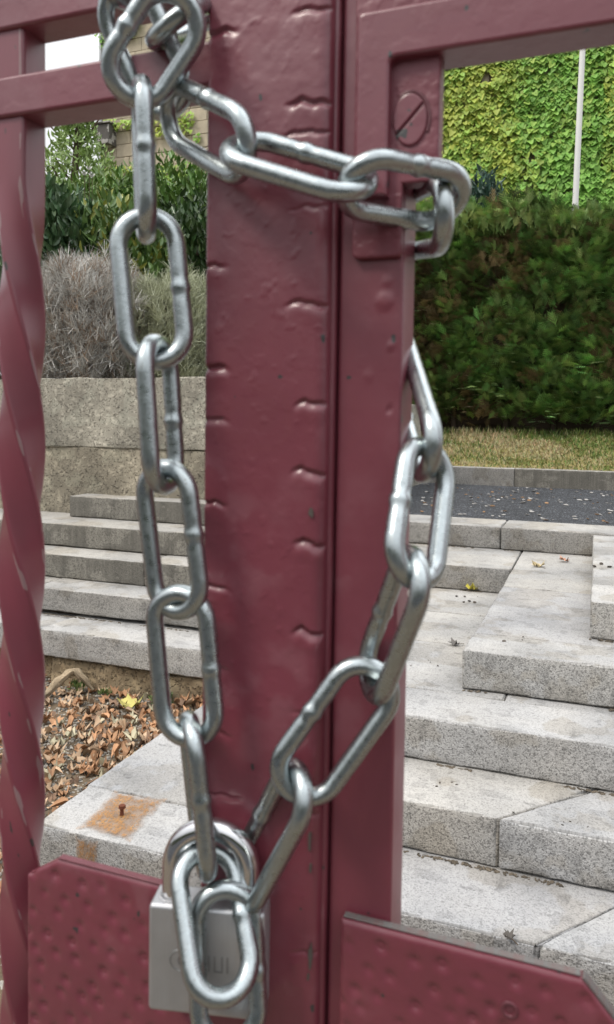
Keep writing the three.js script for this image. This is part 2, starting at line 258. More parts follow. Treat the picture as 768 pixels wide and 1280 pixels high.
{
  const kA = 0.198 / 0.256, kB = 0.225 / 0.254;
  slab(steps, granite, -1.755, -0.95, -0.03, YA, -2.385, -2.09);
  slab(steps, granite, -0.95 + GAP, -0.105 - GAP / 2, -0.03, YA - 0.001, -2.47, -2.088, { k1: kA });
  slab(steps, granite, -0.105 + GAP, 1.2, -0.03, YA + 0.002, -2.47, -2.086, { k0: kA });
  slab(steps, granite, -1.765, -1.02, -0.03, YA - 0.002, -3.02, -2.391);
  slab(steps, granite, -1.76, -1.02, -0.03, YA - 0.004, -3.60, -3.027);
  slab(steps, graniteWarm, -1.0, -0.2515, YA + 0.002, YB, -2.80, -2.41, { k1: kB });
  slab(steps, granite, -0.246, 1.2, YA + 0.002, YB + 0.001, -2.80, -2.405, { k0: kB, rad: 0.01 });
  slab(steps, granite, -1.0, 0.35, YB + 0.002, YC, -3.02, -2.722);
  slab(steps, granite, 0.355, 1.3, YB + 0.002, YC + 0.002, -3.02, -2.72);
  slab(steps, granite, -0.2985, 1.3, YB - 0.1, YC - 0.004, -3.5, -3.026); slab(steps, granite, -1.32, -0.9, YB - 0.2, YC - 0.003, -3.66, -3.026); slab(steps, granite, -0.895, -0.3, YB - 0.1, YC - 0.001, -3.7, -3.026);
  slab(steps, graniteWarm, -1.32, -0.35, YB - 0.2, YC - 0.002, -4.32, -3.707); slab(steps, graniteWarm, -1.32, -0.35, YB - 0.2, YC - 0.003, -5.05, -4.327);
  slab(steps, granite, -0.472, 1.3, YC + 0.001, YD, -3.36, -3.085, { k1: 0.0 });
  slab(steps, granite, -0.468, 1.3, YC, YD - 0.003, -4.40, -3.366, { k0: 0.006 }); slab(steps, graniteWarm, -0.462, 1.3, YC, YD - 0.002, -5.75, -4.405);
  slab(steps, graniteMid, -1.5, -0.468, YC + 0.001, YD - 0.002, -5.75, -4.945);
  slab(steps, granite, 0.006, 1.4, YD + 0.001, YE, -3.86, -3.465); slab(steps, granite, 0.010, 1.4, YD + 0.003, YE - 0.003, -5.62, -3.866);
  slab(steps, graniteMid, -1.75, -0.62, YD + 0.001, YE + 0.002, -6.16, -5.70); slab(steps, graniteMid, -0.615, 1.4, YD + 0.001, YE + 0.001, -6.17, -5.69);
}
const side = thing('side_steps', 'weathered side flight of granite steps rising from leaf litter to the retaining wall', 'steps');
{
  slab(side, granite, -2.99, -1.85, 0.168, YB, -4.0, -3.60, { amp: 0.004 }); slab(side, granite, -3.9, -3.0, 0.15, YB - 0.012, -4.0, -3.66, { amp: 0.004 }); slab(side, granite, -1.845, -1.3, 0.168, YB + 0.002, -4.0, -3.585);
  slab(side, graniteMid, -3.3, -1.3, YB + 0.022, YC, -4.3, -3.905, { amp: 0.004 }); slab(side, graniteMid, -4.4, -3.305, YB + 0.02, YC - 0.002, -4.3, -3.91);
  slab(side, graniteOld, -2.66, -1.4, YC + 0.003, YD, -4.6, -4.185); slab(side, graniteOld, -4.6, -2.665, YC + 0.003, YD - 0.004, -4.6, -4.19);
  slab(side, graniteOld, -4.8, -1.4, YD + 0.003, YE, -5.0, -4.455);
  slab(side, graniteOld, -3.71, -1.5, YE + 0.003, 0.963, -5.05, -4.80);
  part('foundation_stone', block(-2.95, -2.2, -0.05, 0.158, -3.9, -3.63, { plain: 1, rad: 0.03, amp: 0.03, freq: 7, seg: 0.025 }), rubble, side); part('foundation_stone', block(-2.19, -1.3, -0.05, 0.155, -3.9, -3.62, { plain: 1, rad: 0.02, amp: 0.03, freq: 8, seg: 0.025 }), rubble, side); part('foundation_stone', block(-3.7, -2.96, -0.05, 0.15, -3.9, -3.72, { plain: 1, rad: 0.04, amp: 0.03, freq: 7, seg: 0.03 }), rubble, side);
}
// retaining wall of big weathered blocks
{
  const w = thing('stone_retaining_wall', 'weathered tan stone retaining wall above the side steps', 'wall');
  const b = (x0, x1, y0, y1, z1, m, o) => part('stone', block(x0, x1, y0, y1, -5.36, z1, { plain: 1, rad: 0.007, amp: 0.012, freq: 6, seg: 0.04, chip: 0.03, ...o }), m, w);
  b(-5.6, -2.3, 1.325, 1.864, -5.0, wallStone, { amp: 0.018, freq: 4 });
  b(-5.6, -2.3, 0.70, 1.3245, -5.014, wallStoneDark, { amp: 0.02, freq: 4 });
  const s = thing('stone_side_wall', 'low stone side wall with a sloping end beside the asphalt path', 'wall');
  const sh = new THREE.Shape(); sh.moveTo(5.37, 0.3); sh.lineTo(9.68, 0.3); sh.lineTo(9.68, 1.12); sh.lineTo(9.28, 1.76); sh.lineTo(5.37, 1.84);
  const g = new THREE.ExtrudeGeometry(sh, { depth: 0.4, bevelEnabled: true, bevelSize: 0.012, bevelThickness: 0.012, bevelSegments: 2 }); g.rotateY(Math.PI / 2); g.translate(-2.44, 0, 0);
  part('stone', boxUV(g), wallStone, s);
}
// kerb between path and lawn
{
  const k = thing('lawn_kerb', 'grey concrete kerb along the foot of the lawn', 'kerb');
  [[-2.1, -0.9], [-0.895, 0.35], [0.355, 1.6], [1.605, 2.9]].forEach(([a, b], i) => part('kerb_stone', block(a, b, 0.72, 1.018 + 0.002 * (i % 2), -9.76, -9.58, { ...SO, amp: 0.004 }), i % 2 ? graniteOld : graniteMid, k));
}
// rust stain and the stub of an iron bolt on the corner slab
{
  const bolt = thing('rusty_bolt', 'small rusty bolt stub standing in an orange rust stain on granite slab', 'bolt');
  bolt.position.set(-1.508, YA, -2.24);
  part('shank', new THREE.CylinderGeometry(0.006, 0.008, 0.034, 10).translate(0, 0.014, 0), rustMat, bolt); part('head', new THREE.CylinderGeometry(0.012, 0.0125, 0.011, 6).translate(0.001, 0.034, 0), rustMat, bolt);
  const st = tex(256, (u, v) => {
    const n = tfbm(u, v, 6, 5, 111), f = tfbm(u, v, 30, 3, 113), s = tfbm(u, v, 12, 3, 115);
    const e = Math.min(u, 1 - u) * 5 + (n - 0.5) * 1.1, e2 = Math.min(v, 1 - v) * 7 + (n - 0.5) * 1.4; let a = smooth(0.0, 0.9, Math.min(e, e2)) * (0.4 + 0.42 * smooth(0.4, 0.62, f * 0.45 + s * 0.55));
    if (s > 0.62 && f > 0.5) a *= 0.35; const k = 0.8 + 0.5 * n; return E3((0.22 + 0.17 * s) * k, (0.115 + 0.08 * s) * k, 0.055 * k, a);
  }, true);
  const sm = new THREE.MeshStandardMaterial({ map: st, transparent: true, roughness: 0.95 });
  const q = (P) => { const g = new THREE.BufferGeometry(); g.setAttribute('position', new THREE.Float32BufferAttribute(P.flat(), 3)); g.setAttribute('uv', new THREE.Float32BufferAttribute([0, 0, 1, 0, 1, 1, 0, 1], 2)); g.setIndex([0, 1, 2, 0, 2, 3]); g.computeVertexNormals(); return g; };
  const a = part('rust_stain', q([[-1.60, YA + 0.0045, -2.105], [-1.385, YA + 0.0045, -2.105], [-1.42, YA + 0.0045, -2.40], [-1.635, YA + 0.0045, -2.38]]), sm, steps); a.castShadow = false;
  const b = part('rust_stain', q([[-1.585, 0.0, -2.0835], [-1.495, 0.0, -2.0835], [-1.495, YA - 0.006, -2.0835], [-1.585, YA - 0.006, -2.0835]]), sm, steps); b.castShadow = false;
}

// ---------------------------------------------------------------- building behind, with climbing ivy
const BZ = -21, bEdge = atZ(125, 170, BZ).x;
const building = thing('stone_building', 'tall cream stone building covered in green ivy behind the hedge', 'building');
part('wall', boxUV(new THREE.BoxGeometry(26, 17, 8).translate(bEdge + 13, 8.5, BZ - 4.06)), mortar, building);
{
  const ch = 0.40, row = (xa, xb, y0, y1) => { for (let r = 0, y = y0; y < y1; r++, y += ch) for (let x = xa - (r % 2 ? 0.35 : 0); x < xb;) { const l = rr(0.55, 0.95), a = Math.max(xa, x), b = Math.min(xb, x + l); if (b - a > 0.1) { const d = rr(0.03, 0.05), g = new RoundedBoxGeometry(b - a - 0.014, ch - 0.014, 0.09, 1, 0.012).translate((a + b) / 2, y + ch / 2, BZ - 0.055 + d); boxUV(g); part('stone', boxUV(g, rr(0, 5), rr(0, 5)), facade[Math.floor(rnd() * 3)], building); } x += l; } };
  row(bEdge, bEdge + 4.3, 9.0, 16.9);
  row(atZ(540, 100, BZ).x, atZ(700, 100, BZ).x, 9.2, 12.8);
  part('rain_pipe', new THREE.CylinderGeometry(0.055, 0.055, 15.5, 12).translate(bEdge + 0.1, 8.9, BZ + 0.1), std({ color: lin(0.5, 0.52, 0.53), roughness: 0.5, metalness: 0.3 }), building);
  const p = atZ(137, 173, BZ);
  const wood = std({ map: tex(128, (u, v) => { const n = tfbm(u, v, 5, 4, 131); return n > 0.55 ? E3(0.36, 0.35, 0.32) : E3(0.1, 0.095, 0.085); }, true), roughness: 0.95 });
  const bx = part('bracket_box', boxUV(block(p.x - 0.28, p.x + 0.28, p.y - 0.32, p.y + 0.30, BZ, BZ + 0.42, { plain: 1, rad: 0.03, amp: 0.03, seg: 0.1 })), wood, building);
  part('cap', block(p.x - 0.33, p.x + 0.33, p.y + 0.30, p.y + 0.36, BZ, BZ + 0.48, { plain: 1, rad: 0.015, amp: 0.01, seg: 0.1 }), wood, bx);
}
// leaf shapes
function leafGeo(pts, fold) { const P = [0, 0, 0], I = []; pts.forEach(([x, y]) => P.push(x, y, fold(x, y))); for (let i = 1; i < pts.length; i++) I.push(0, i, i + 1); const g = new THREE.BufferGeometry(); g.setAttribute('position', new THREE.Float32BufferAttribute(P, 3)); g.setIndex(I); g.computeVertexNormals(); return g; }
const lanceLeaf = leafGeo([[0.16, 0.2], [0.22, 0.5], [0.13, 0.82], [0, 1.08], [-0.13, 0.82], [-0.22, 0.5], [-0.16, 0.2]], (x, y) => 0.5 * Math.abs(x) - 0.22 * y * y);
const ivyLeaf = leafGeo([[0.42, -0.12], [0.62, 0.3], [0.42, 0.5], [0.3, 0.8], [0, 1.0], [-0.3, 0.8], [-0.42, 0.5], [-0.62, 0.3], [-0.42, -0.12]], (x, y) => 0.25 * Math.abs(x) - 0.3 * y * y);
const mapleLeaf = leafGeo([[0.25, 0.02], [0.5, -0.02], [0.42, 0.2], [0.75, 0.42], [0.38, 0.48], [0.42, 0.75], [0.16, 0.68], [0, 1.05], [-0.16, 0.68], [-0.42, 0.75], [-0.38, 0.48], [-0.75, 0.42], [-0.42, 0.2], [-0.5, -0.02], [-0.25, 0.02]], (x, y) => 0.35 * (x * x * 1.6 + (y - 0.4) ** 2) + 0.16 * Math.sin(7 * x + 3 * y));
{
  const ivy = thing('ivy', 'bright yellow green ivy climbing over the stone building', 'ivy'); const L = [], xl = atZ(530, 100, BZ).x;
  for (let i = 0; i < 78000; i++) {
    const x = rr(bEdge, 3.5), y = rr(3.5, 16.5), n = fbm3(x * 0.6, y * 0.45, 3, 4);
    let keep; if (x > xl + 2.1) keep = 1; else if (x > xl - 6.8) keep = smooth(0.46, 0.56, n + 0.02 + 0.06 * (x - xl)); else { const s = vnoise(x * 0.8, y * 2.6, 8); keep = y < 9.2 ? 0.8 : (s > 0.60 ? 0.45 : 0.0); }
    if (x > xl - 6.8 && fbm3(x * 1.7, y * 1.7, 12, 3) > 0.70) keep *= 0.2;
    if (rnd() > keep) continue;
    const yel = fbm3(x * 0.35 + 5, y * 0.3, 9, 3) + (x > 0 ? 0.12 : 0) + (x < xl + 2.5 ? 0.08 : 0), t = THREE.MathUtils.clamp((yel - 0.42) * 3 + rr(-0.4, 0.4), 0, 1), k = rr(0.8, 1.3);
    L.push({ m: mat4(V(x, y, BZ + rr(0.08, 0.2) * (0.5 + fbm3(x * 2.2, y * 2.2, 1, 2))), rr(-1.0, -0.2), rr(-0.5, 0.5), Math.PI + rr(-0.7, 0.7), rr(0.09, 0.17) * (x < xl - 6.8 ? 0.8 : 1), 'YXZ'), c: lin((0.24 + 0.2 * t) * k, (0.47 + 0.03 * t) * k, 0.09 * k) });
  }
  inst('foliage', ivyLeaf, leafMat, L, ivy);
  for (let i = 0; i < 9; i++) { const x = xl + 0.3 * i + rr(-1, 1), c = new THREE.CatmullRomCurve3(range(0, 6, 6).map((k) => V(x + rr(-0.25, 0.25), 2 + k * 2.3, BZ + 0.05))); part('stem', new THREE.TubeGeometry(c, 24, 0.03, 5), bark, ivy); }
}
// white pole leaning in front of the ivy
{
  const p1 = atZ(718, 285, -15), p2 = atZ(728.5, 60, -15), d = p2.clone().sub(p1).normalize();
  const base = p1.clone().addScaledVector(d, -(p1.y - 1.4) / d.y), top = p1.clone().addScaledVector(d, 8), o = thing('white_pole', 'slim white pole leaning slightly in front of the ivy', 'pole');
  o.position.copy(base); const q = new THREE.Quaternion().setFromUnitVectors(V(0, 1, 0), d), L = top.distanceTo(base);
  const m = part('shaft', new THREE.CylinderGeometry(0.045, 0.058, L, 16).translate(0, L / 2, 0), whitePaint, o); m.quaternion.copy(q);
  part('foot_plate', new THREE.CylinderGeometry(0.16, 0.18, 0.06, 16).translate(0, 0.03, 0), whitePaint, o);
  const f = part('joint_collar', new THREE.CylinderGeometry(0.062, 0.062, 0.1, 16), std({ color: lin(0.4, 0.4, 0.4), roughness: 0.6 }), o); f.position.copy(p1.clone().addScaledVector(d, 0.35).sub(base)); f.quaternion.copy(q);
}

// ---------------------------------------------------------------- hedge, shrubs, tree
{
  const P = [], I = []; const blade = (x, y, a, l, w, z) => { const k = P.length / 3, c = Math.cos(a), s = Math.sin(a); P.push(x - w * s, y + w * c, z, x + w * s, y - w * c, z, x + l * c, y + l * s, z + 0.12 * l); I.push(k, k + 1, k + 2); };
  blade(0, 0, Math.PI / 2, 1, 0.03, 0); for (let i = 1; i < 5; i++) { const y = i * 0.19; for (const s of [-1, 1]) blade(0, y + (s > 0 ? 0.05 : 0), Math.PI / 2 + s * 0.62, 0.6 * (1.15 - i * 0.15), 0.05, 0); }
  const spray = new THREE.BufferGeometry(); spray.setAttribute('position', new THREE.Float32BufferAttribute(P, 3)); spray.setIndex(I); spray.computeVertexNormals();
  const h = thing('conifer_hedge', 'tall dark clipped conifer hedge with brown patches above the lawn', 'hedge'); const L = [];
  const X0 = -3.0, X1 = 4.5, Y0 = 1.42, top = (x) => 4.28 + 0.42 * fbm3(x * 1.9, 1, 2) - 0.05 * x, front = (x, y) => -11.5 + 0.34 * (fbm3(x * 1.5, y * 1.5, 6, 3) - 0.5) - 0.05 * (y - 1.4) + (y < 1.75 ? -0.35 * (1.75 - y) : 0);
  const UPV = V(0, 1, 0);
  for (let i = 0; i < 2500; i++) {                                   // branchlets, each with its own feathery sprays
    const x = rr(X0, X1), t = top(x), y = Y0 + 0.1 + (t - Y0 - 0.1) * rnd(), z = front(x, y) - 0.16 + rr(-0.12, 0.1), yaw = rr(-0.9, 0.9), pit = rr(0.35, 1.35), len = rr(0.2, 0.42), kk = rr(0.4, 1.6);
    const d = V(Math.sin(yaw) * Math.sin(pit), Math.cos(pit), Math.cos(yaw) * Math.sin(pit)), brown = fbm3(x * 1.1 + 2, y * 1.2, 11, 3) + rr(-0.12, 0.12) > 0.62;
    for (let j = 0; j < 10; j++) {
      const f = Math.sqrt(rnd()), k = kk * rr(0.65, 1.35), p = V(x, y, z).addScaledVector(d, f * len).add(V(rr(-0.11, 0.11), rr(-0.08, 0.06) - 0.09 * f * f, rr(-0.05, 0.05)));
      const c = brown && rnd() < 0.75 ? lin(0.22 * k, 0.165 * k, 0.085 * k) : lin((0.16 + 0.09 * rnd()) * k, (0.28 + 0.09 * rnd()) * k, 0.10 * k);
      L.push({ m: mat4(p, pit + rr(-0.45, 0.45), yaw + rr(-0.6, 0.6), rr(-0.9, 0.9), rr(0.13, 0.26)), c });
    }
  }
  for (let i = 0; i < 9000; i++) { const x = rr(X0, X1), z = rr(-12.5, -11.45), y = top(x) - rnd() * 0.3 + 0.25 * (fbm3(x * 3, z * 3, 2) - 0.5), k = rr(0.7, 1.3); L.push({ m: mat4(V(x, y, z), rr(-0.7, 0.7), rr(0, 6.3), rr(-0.5, 0.5), rr(0.12, 0.22)), c: lin((0.2 + 0.09 * rnd()) * k, 0.33 * k, 0.10 * k) }); }
  inst('foliage', spray, leafMat, L, h);
  part('branch_core', block(X0 + 0.15, X1, 1.45, 4.25, -12.5, -11.9, { plain: 1, rad: 0.2, amp: 0.12, seg: 0.15, freq: 3 }), bark, h);
  for (let x = X0 + 0.3; x < X1; x += 0.7) part('trunk', new THREE.CylinderGeometry(0.03, 0.05, 0.9, 7).translate(x + rr(-0.1, 0.1), 1.72, -11.85 + rr(-0.1, 0.1)), bark, h);
}
function shrub(name, label, category, c, r, n, leaf, size, colour, group, o = {}) {
  const t = thing(name, label, category, group); t.position.set(c.x, o.base ?? c.y - r.y, c.z); const L = [], cy = c.y - t.position.y;
  for (let i = 0; i < n; i++) {
    const d = V(rr(-1, 1), rr(-1, 1), rr(-1, 1)).normalize(), lump = 1 - (o.lump ?? 0.22) + (o.lump ?? 0.22) * 1.95 * fbm3(d.x * (o.lf ?? 2.6) + c.x, d.y * (o.lf ?? 2.6), d.z * (o.lf ?? 2.6) + c.z, 3), f = lump * Math.pow(rnd(), o.fill ?? 0.33);
    const p = V(d.x * r.x * f, cy + d.y * r.y * f, d.z * r.z * f); if (p.y < 0.02) continue;
    const yaw = Math.atan2(d.x, d.z) + rr(-1.1, 1.1), pitch = rr(0.2, 1.5) - 0.5 * d.y;
    L.push({ m: mat4(p, pitch, yaw, rr(-0.9, 0.9), rr(0.75, 1.25) * size), c: colour() });
  }
  inst('foliage', leaf, o.mat ?? leafMat, L, t);
  for (let i = 0; i < (o.stems ?? 6); i++) { const a = rr(0, 6.3), e = V(Math.cos(a) * r.x * 0.6, cy + r.y * rr(0.1, 0.6), Math.sin(a) * r.z * 0.6), cv = new THREE.CatmullRomCurve3([V(rr(-.08, .08), 0, rr(-.08, .08)), V(e.x * 0.3, cy * 0.5, e.z * 0.3), e]); part('stem', new THREE.TubeGeometry(cv, 10, o.stemR ?? 0.018, 6), bark, t); }
  return t;
}
const green = (r, g, b, s = 0.35) => () => { const k = 1 + rr(-s, s); return lin(r * k * rr(0.85, 1.15), g * k, b * k); };
{
  const z1 = (px, py, z) => atZ(px, py, z);
  const sprig = (() => { const P = [], I = []; for (let i = 0; i < 5; i++) { const a = i * 1.3, b = 0.12 + 0.1 * (i % 3), k = P.length / 3, dx = Math.cos(a) * b, dz = Math.sin(a) * b, w = 0.022; P.push(-w, 0.05 * i, 0, w, 0.05 * i, 0, dx * 2.2 + 0.012, 0.55 + 0.1 * i, dz * 2.2, dx * 2.2 - 0.012, 0.55 + 0.1 * i, dz * 2.2, dx * 3 + 0.1 * Math.sin(i * 2), 0.95, dz * 3); I.push(k, k + 1, k + 2, k, k + 2, k + 3, k + 3, k + 2, k + 4); } const g = new THREE.BufferGeometry(); g.setAttribute('position', new THREE.Float32BufferAttribute(P, 3)); g.setIndex(I); g.computeVertexNormals(); return g; })();
  const grey = () => { const k = rr(0.6, 1.4), g = rnd(); return g < 0.25 ? lin(0.3 * k, 0.22 * k, 0.16 * k) : lin(0.54 * k, 0.53 * k, 0.50 * k); };
  const greyGreen = () => { const k = rr(0.6, 1.4); return lin(0.42 * k, 0.44 * k, 0.31 * k); };
  shrub('dry_shrub', 'silvery grey dry bushy shrub on top of the retaining wall', 'shrub', z1(112, 405, -5.95).setY(2.3), V(0.62, 0.70, 0.5), 9000, sprig, 0.13, grey, 'grey shrubs on the wall', { base: 1.78, mat: dryMat, fill: 0.2, stems: 26, lump: 0.42, lf: 3.6 });
  shrub('dry_shrub', 'grey green small bushy shrub on the wall beside the larger silvery one', 'shrub', z1(222, 425, -6.2).setY(2.2), V(0.42, 0.68, 0.42), 6500, sprig, 0.12, greyGreen, 'grey shrubs on the wall', { base: 1.78, mat: dryMat, fill: 0.2, stems: 16, lump: 0.42, lf: 3.6 });
  const T = 1.78, P1 = z1(70, 270, -7.4), P2 = z1(150, 295, -7.6), P3 = z1(235, 300, -8.6), P4 = z1(120, 262, -10.5), P5 = z1(215, 255, -10.8), P6 = z1(10, 300, -8);
  shrub('laurel_shrub', 'dark broad leaved shrub with drooping leaves next to twisted gate bar', 'shrub', P1.setY(3.0), V(0.75, 1.3, 0.6), 7000, lanceLeaf, 0.12, green(0.085, 0.155, 0.07), 'green shrubs behind the wall', { base: T, mat: glossLeaf });
  shrub('laurel_shrub', 'leafy shrub with yellowish young leaves above the silvery shrub', 'shrub', P2.setY(2.85), V(0.85, 1.3, 0.6), 7500, lanceLeaf, 0.11, () => { const y = rnd() < 0.2, k = rr(0.7, 1.3); return y ? lin(0.36 * k, 0.38 * k, 0.09 * k) : lin(0.13 * k, 0.22 * k, 0.065 * k); }, 'green shrubs behind the wall', { base: T, mat: glossLeaf });
  shrub('laurel_shrub', 'dark green shrub behind the small grey green shrub', 'shrub', P3.setY(3.0), V(1.0, 1.4, 0.7), 8500, lanceLeaf, 0.11, green(0.06, 0.11, 0.036), 'green shrubs behind the wall', { base: T, mat: glossLeaf });
  shrub('laurel_hedge', 'clipped mid green hedge below the grey bracket box of the building', 'hedge', P4.setY(3.6), V(1.7, 1.9, 0.8), 15000, lanceLeaf, 0.12, green(0.15, 0.25, 0.055), 'clipped hedges below the building', { base: T, mat: glossLeaf });
  shrub('laurel_hedge', 'clipped mid green hedge between the hanging chain and the notched stile', 'hedge', P5.setY(3.75), V(1.7, 1.95, 0.8), 15000, lanceLeaf, 0.12, green(0.14, 0.24, 0.055), 'clipped hedges below the building', { base: T, mat: glossLeaf });
  shrub('laurel_shrub', 'dark shrub partly hidden by the twisted gate bar', 'shrub', P6.setY(2.8), V(0.9, 1.1, 0.7), 5000, lanceLeaf, 0.12, green(0.065, 0.12, 0.04), 'green shrubs behind the wall', { base: T, mat: glossLeaf });
  // small tree against the corner of the building
  const tr = z1(96, 180, -16), t = thing('young_tree', 'light green young tree at the corner of the stone building', 'tree'); t.position.set(tr.x, T, tr.z);
  const trunk = new THREE.CatmullRomCurve3([V(0, 0, 0), V(0.1, 2, 0), V(-0.1, 4, 0.1), V(0.1, 7.2, 0)]); part('trunk', new THREE.TubeGeometry(trunk, 20, 0.09, 8), bark, t);
  for (let i = 0; i < 16; i++) { const h = rr(2.5, 6.8), a = rr(0, 6.3), l = rr(0.5, 1.0); part('branch', new THREE.TubeGeometry(new THREE.CatmullRomCurve3([V(0, h, 0), V(Math.cos(a) * l * 0.6, h + 0.5, Math.sin(a) * l * 0.6), V(Math.cos(a) * l, h + 0.9, Math.sin(a) * l)]), 6, 0.022, 5), bark, t); }
  const L = []; for (let i = 0; i < 5600; i++) { const h = rr(1.5, 8.0), R = 0.95 * Math.sin(Math.PI * smooth(0.6, 8.6, h)) + 0.15, a = rr(0, 6.3), f = R * Math.pow(rnd(), 0.4) * (0.5 + 1.1 * fbm3(Math.cos(a) * 2, h * 1.3, Math.sin(a) * 2, 3)), k = rr(0.7, 1.35); L.push({ m: mat4(V(Math.cos(a) * f, h, Math.sin(a) * f), rr(0.3, 1.6), rr(0, 6.3), rr(-0.9, 0.9), rr(0.1, 0.19)), c: lin(0.27 * k, 0.38 * k, 0.13 * k) }); }
  inst('crown', lanceLeaf, leafMat, L, t);
  // bluish conifer and a red rose behind the hedge
  const bc = z1(604, 225, -13.4); shrub('blue_conifer', 'blue green conifer tip showing above the clipped hedge', 'conifer', V(bc.x, 4.4, bc.z), V(0.42, 1.45, 0.4), 2600, lanceLeaf, 0.13, green(0.05, 0.1, 0.075), undefined, { base: 1.42 });
  const bs = z1(665, 262, -12.9); shrub('grey_shrub', 'pale grey green shrub behind the top of the hedge', 'shrub', V(bs.x, 3.7, bs.z), V(0.8, 1.45, 0.4), 2600, lanceLeaf, 0.11, green(0.12, 0.17, 0.11), undefined, { base: 1.42 });
  const ro = z1(645, 281, -12.0), rose = thing('red_flower', 'single orange red flower on top of the hedge', 'flower'); rose.position.copy(ro);
  const red = std({ color: lin(0.55, 0.07, 0.035), roughness: 0.7, side: THREE.DoubleSide });
  for (let i = 0; i < 12; i++) { const m = part('petal', lanceLeaf, red, rose); m.scale.setScalar(rr(0.07, 0.11)); m.rotation.set(rr(0.2, 1.2), i * 0.55, 0, 'YXZ'); }
  part('stem', new THREE.CylinderGeometry(0.006, 0.008, 0.6, 6).translate(0, -0.3, 0), bark, rose);
  const wf = z1(110, 222, -9.6), flw = std({ color: lin(0.8, 0.8, 0.76), roughness: 0.7, side: THREE.DoubleSide });
  for (let j = 0; j < 3; j++) { const f = thing('white_flower', 'small white flower among the shrubs in front of the young tree', 'flower', 'white flowers among the shrubs'); f.position.set(wf.x + [-0.06, 0.07, 0.02][j], wf.y + [0.04, 0, 0.11][j], wf.z); for (let i = 0; i < 6; i++) { const m = part('petal', lanceLeaf, flw, f); m.scale.setScalar(0.07); m.rotation.set(0.9, i * 1.05, 0, 'YXZ'); } part('stem', new THREE.CylinderGeometry(0.005, 0.005, 0.5, 5).translate(0, -0.25, -0.01), bark, f); }
}

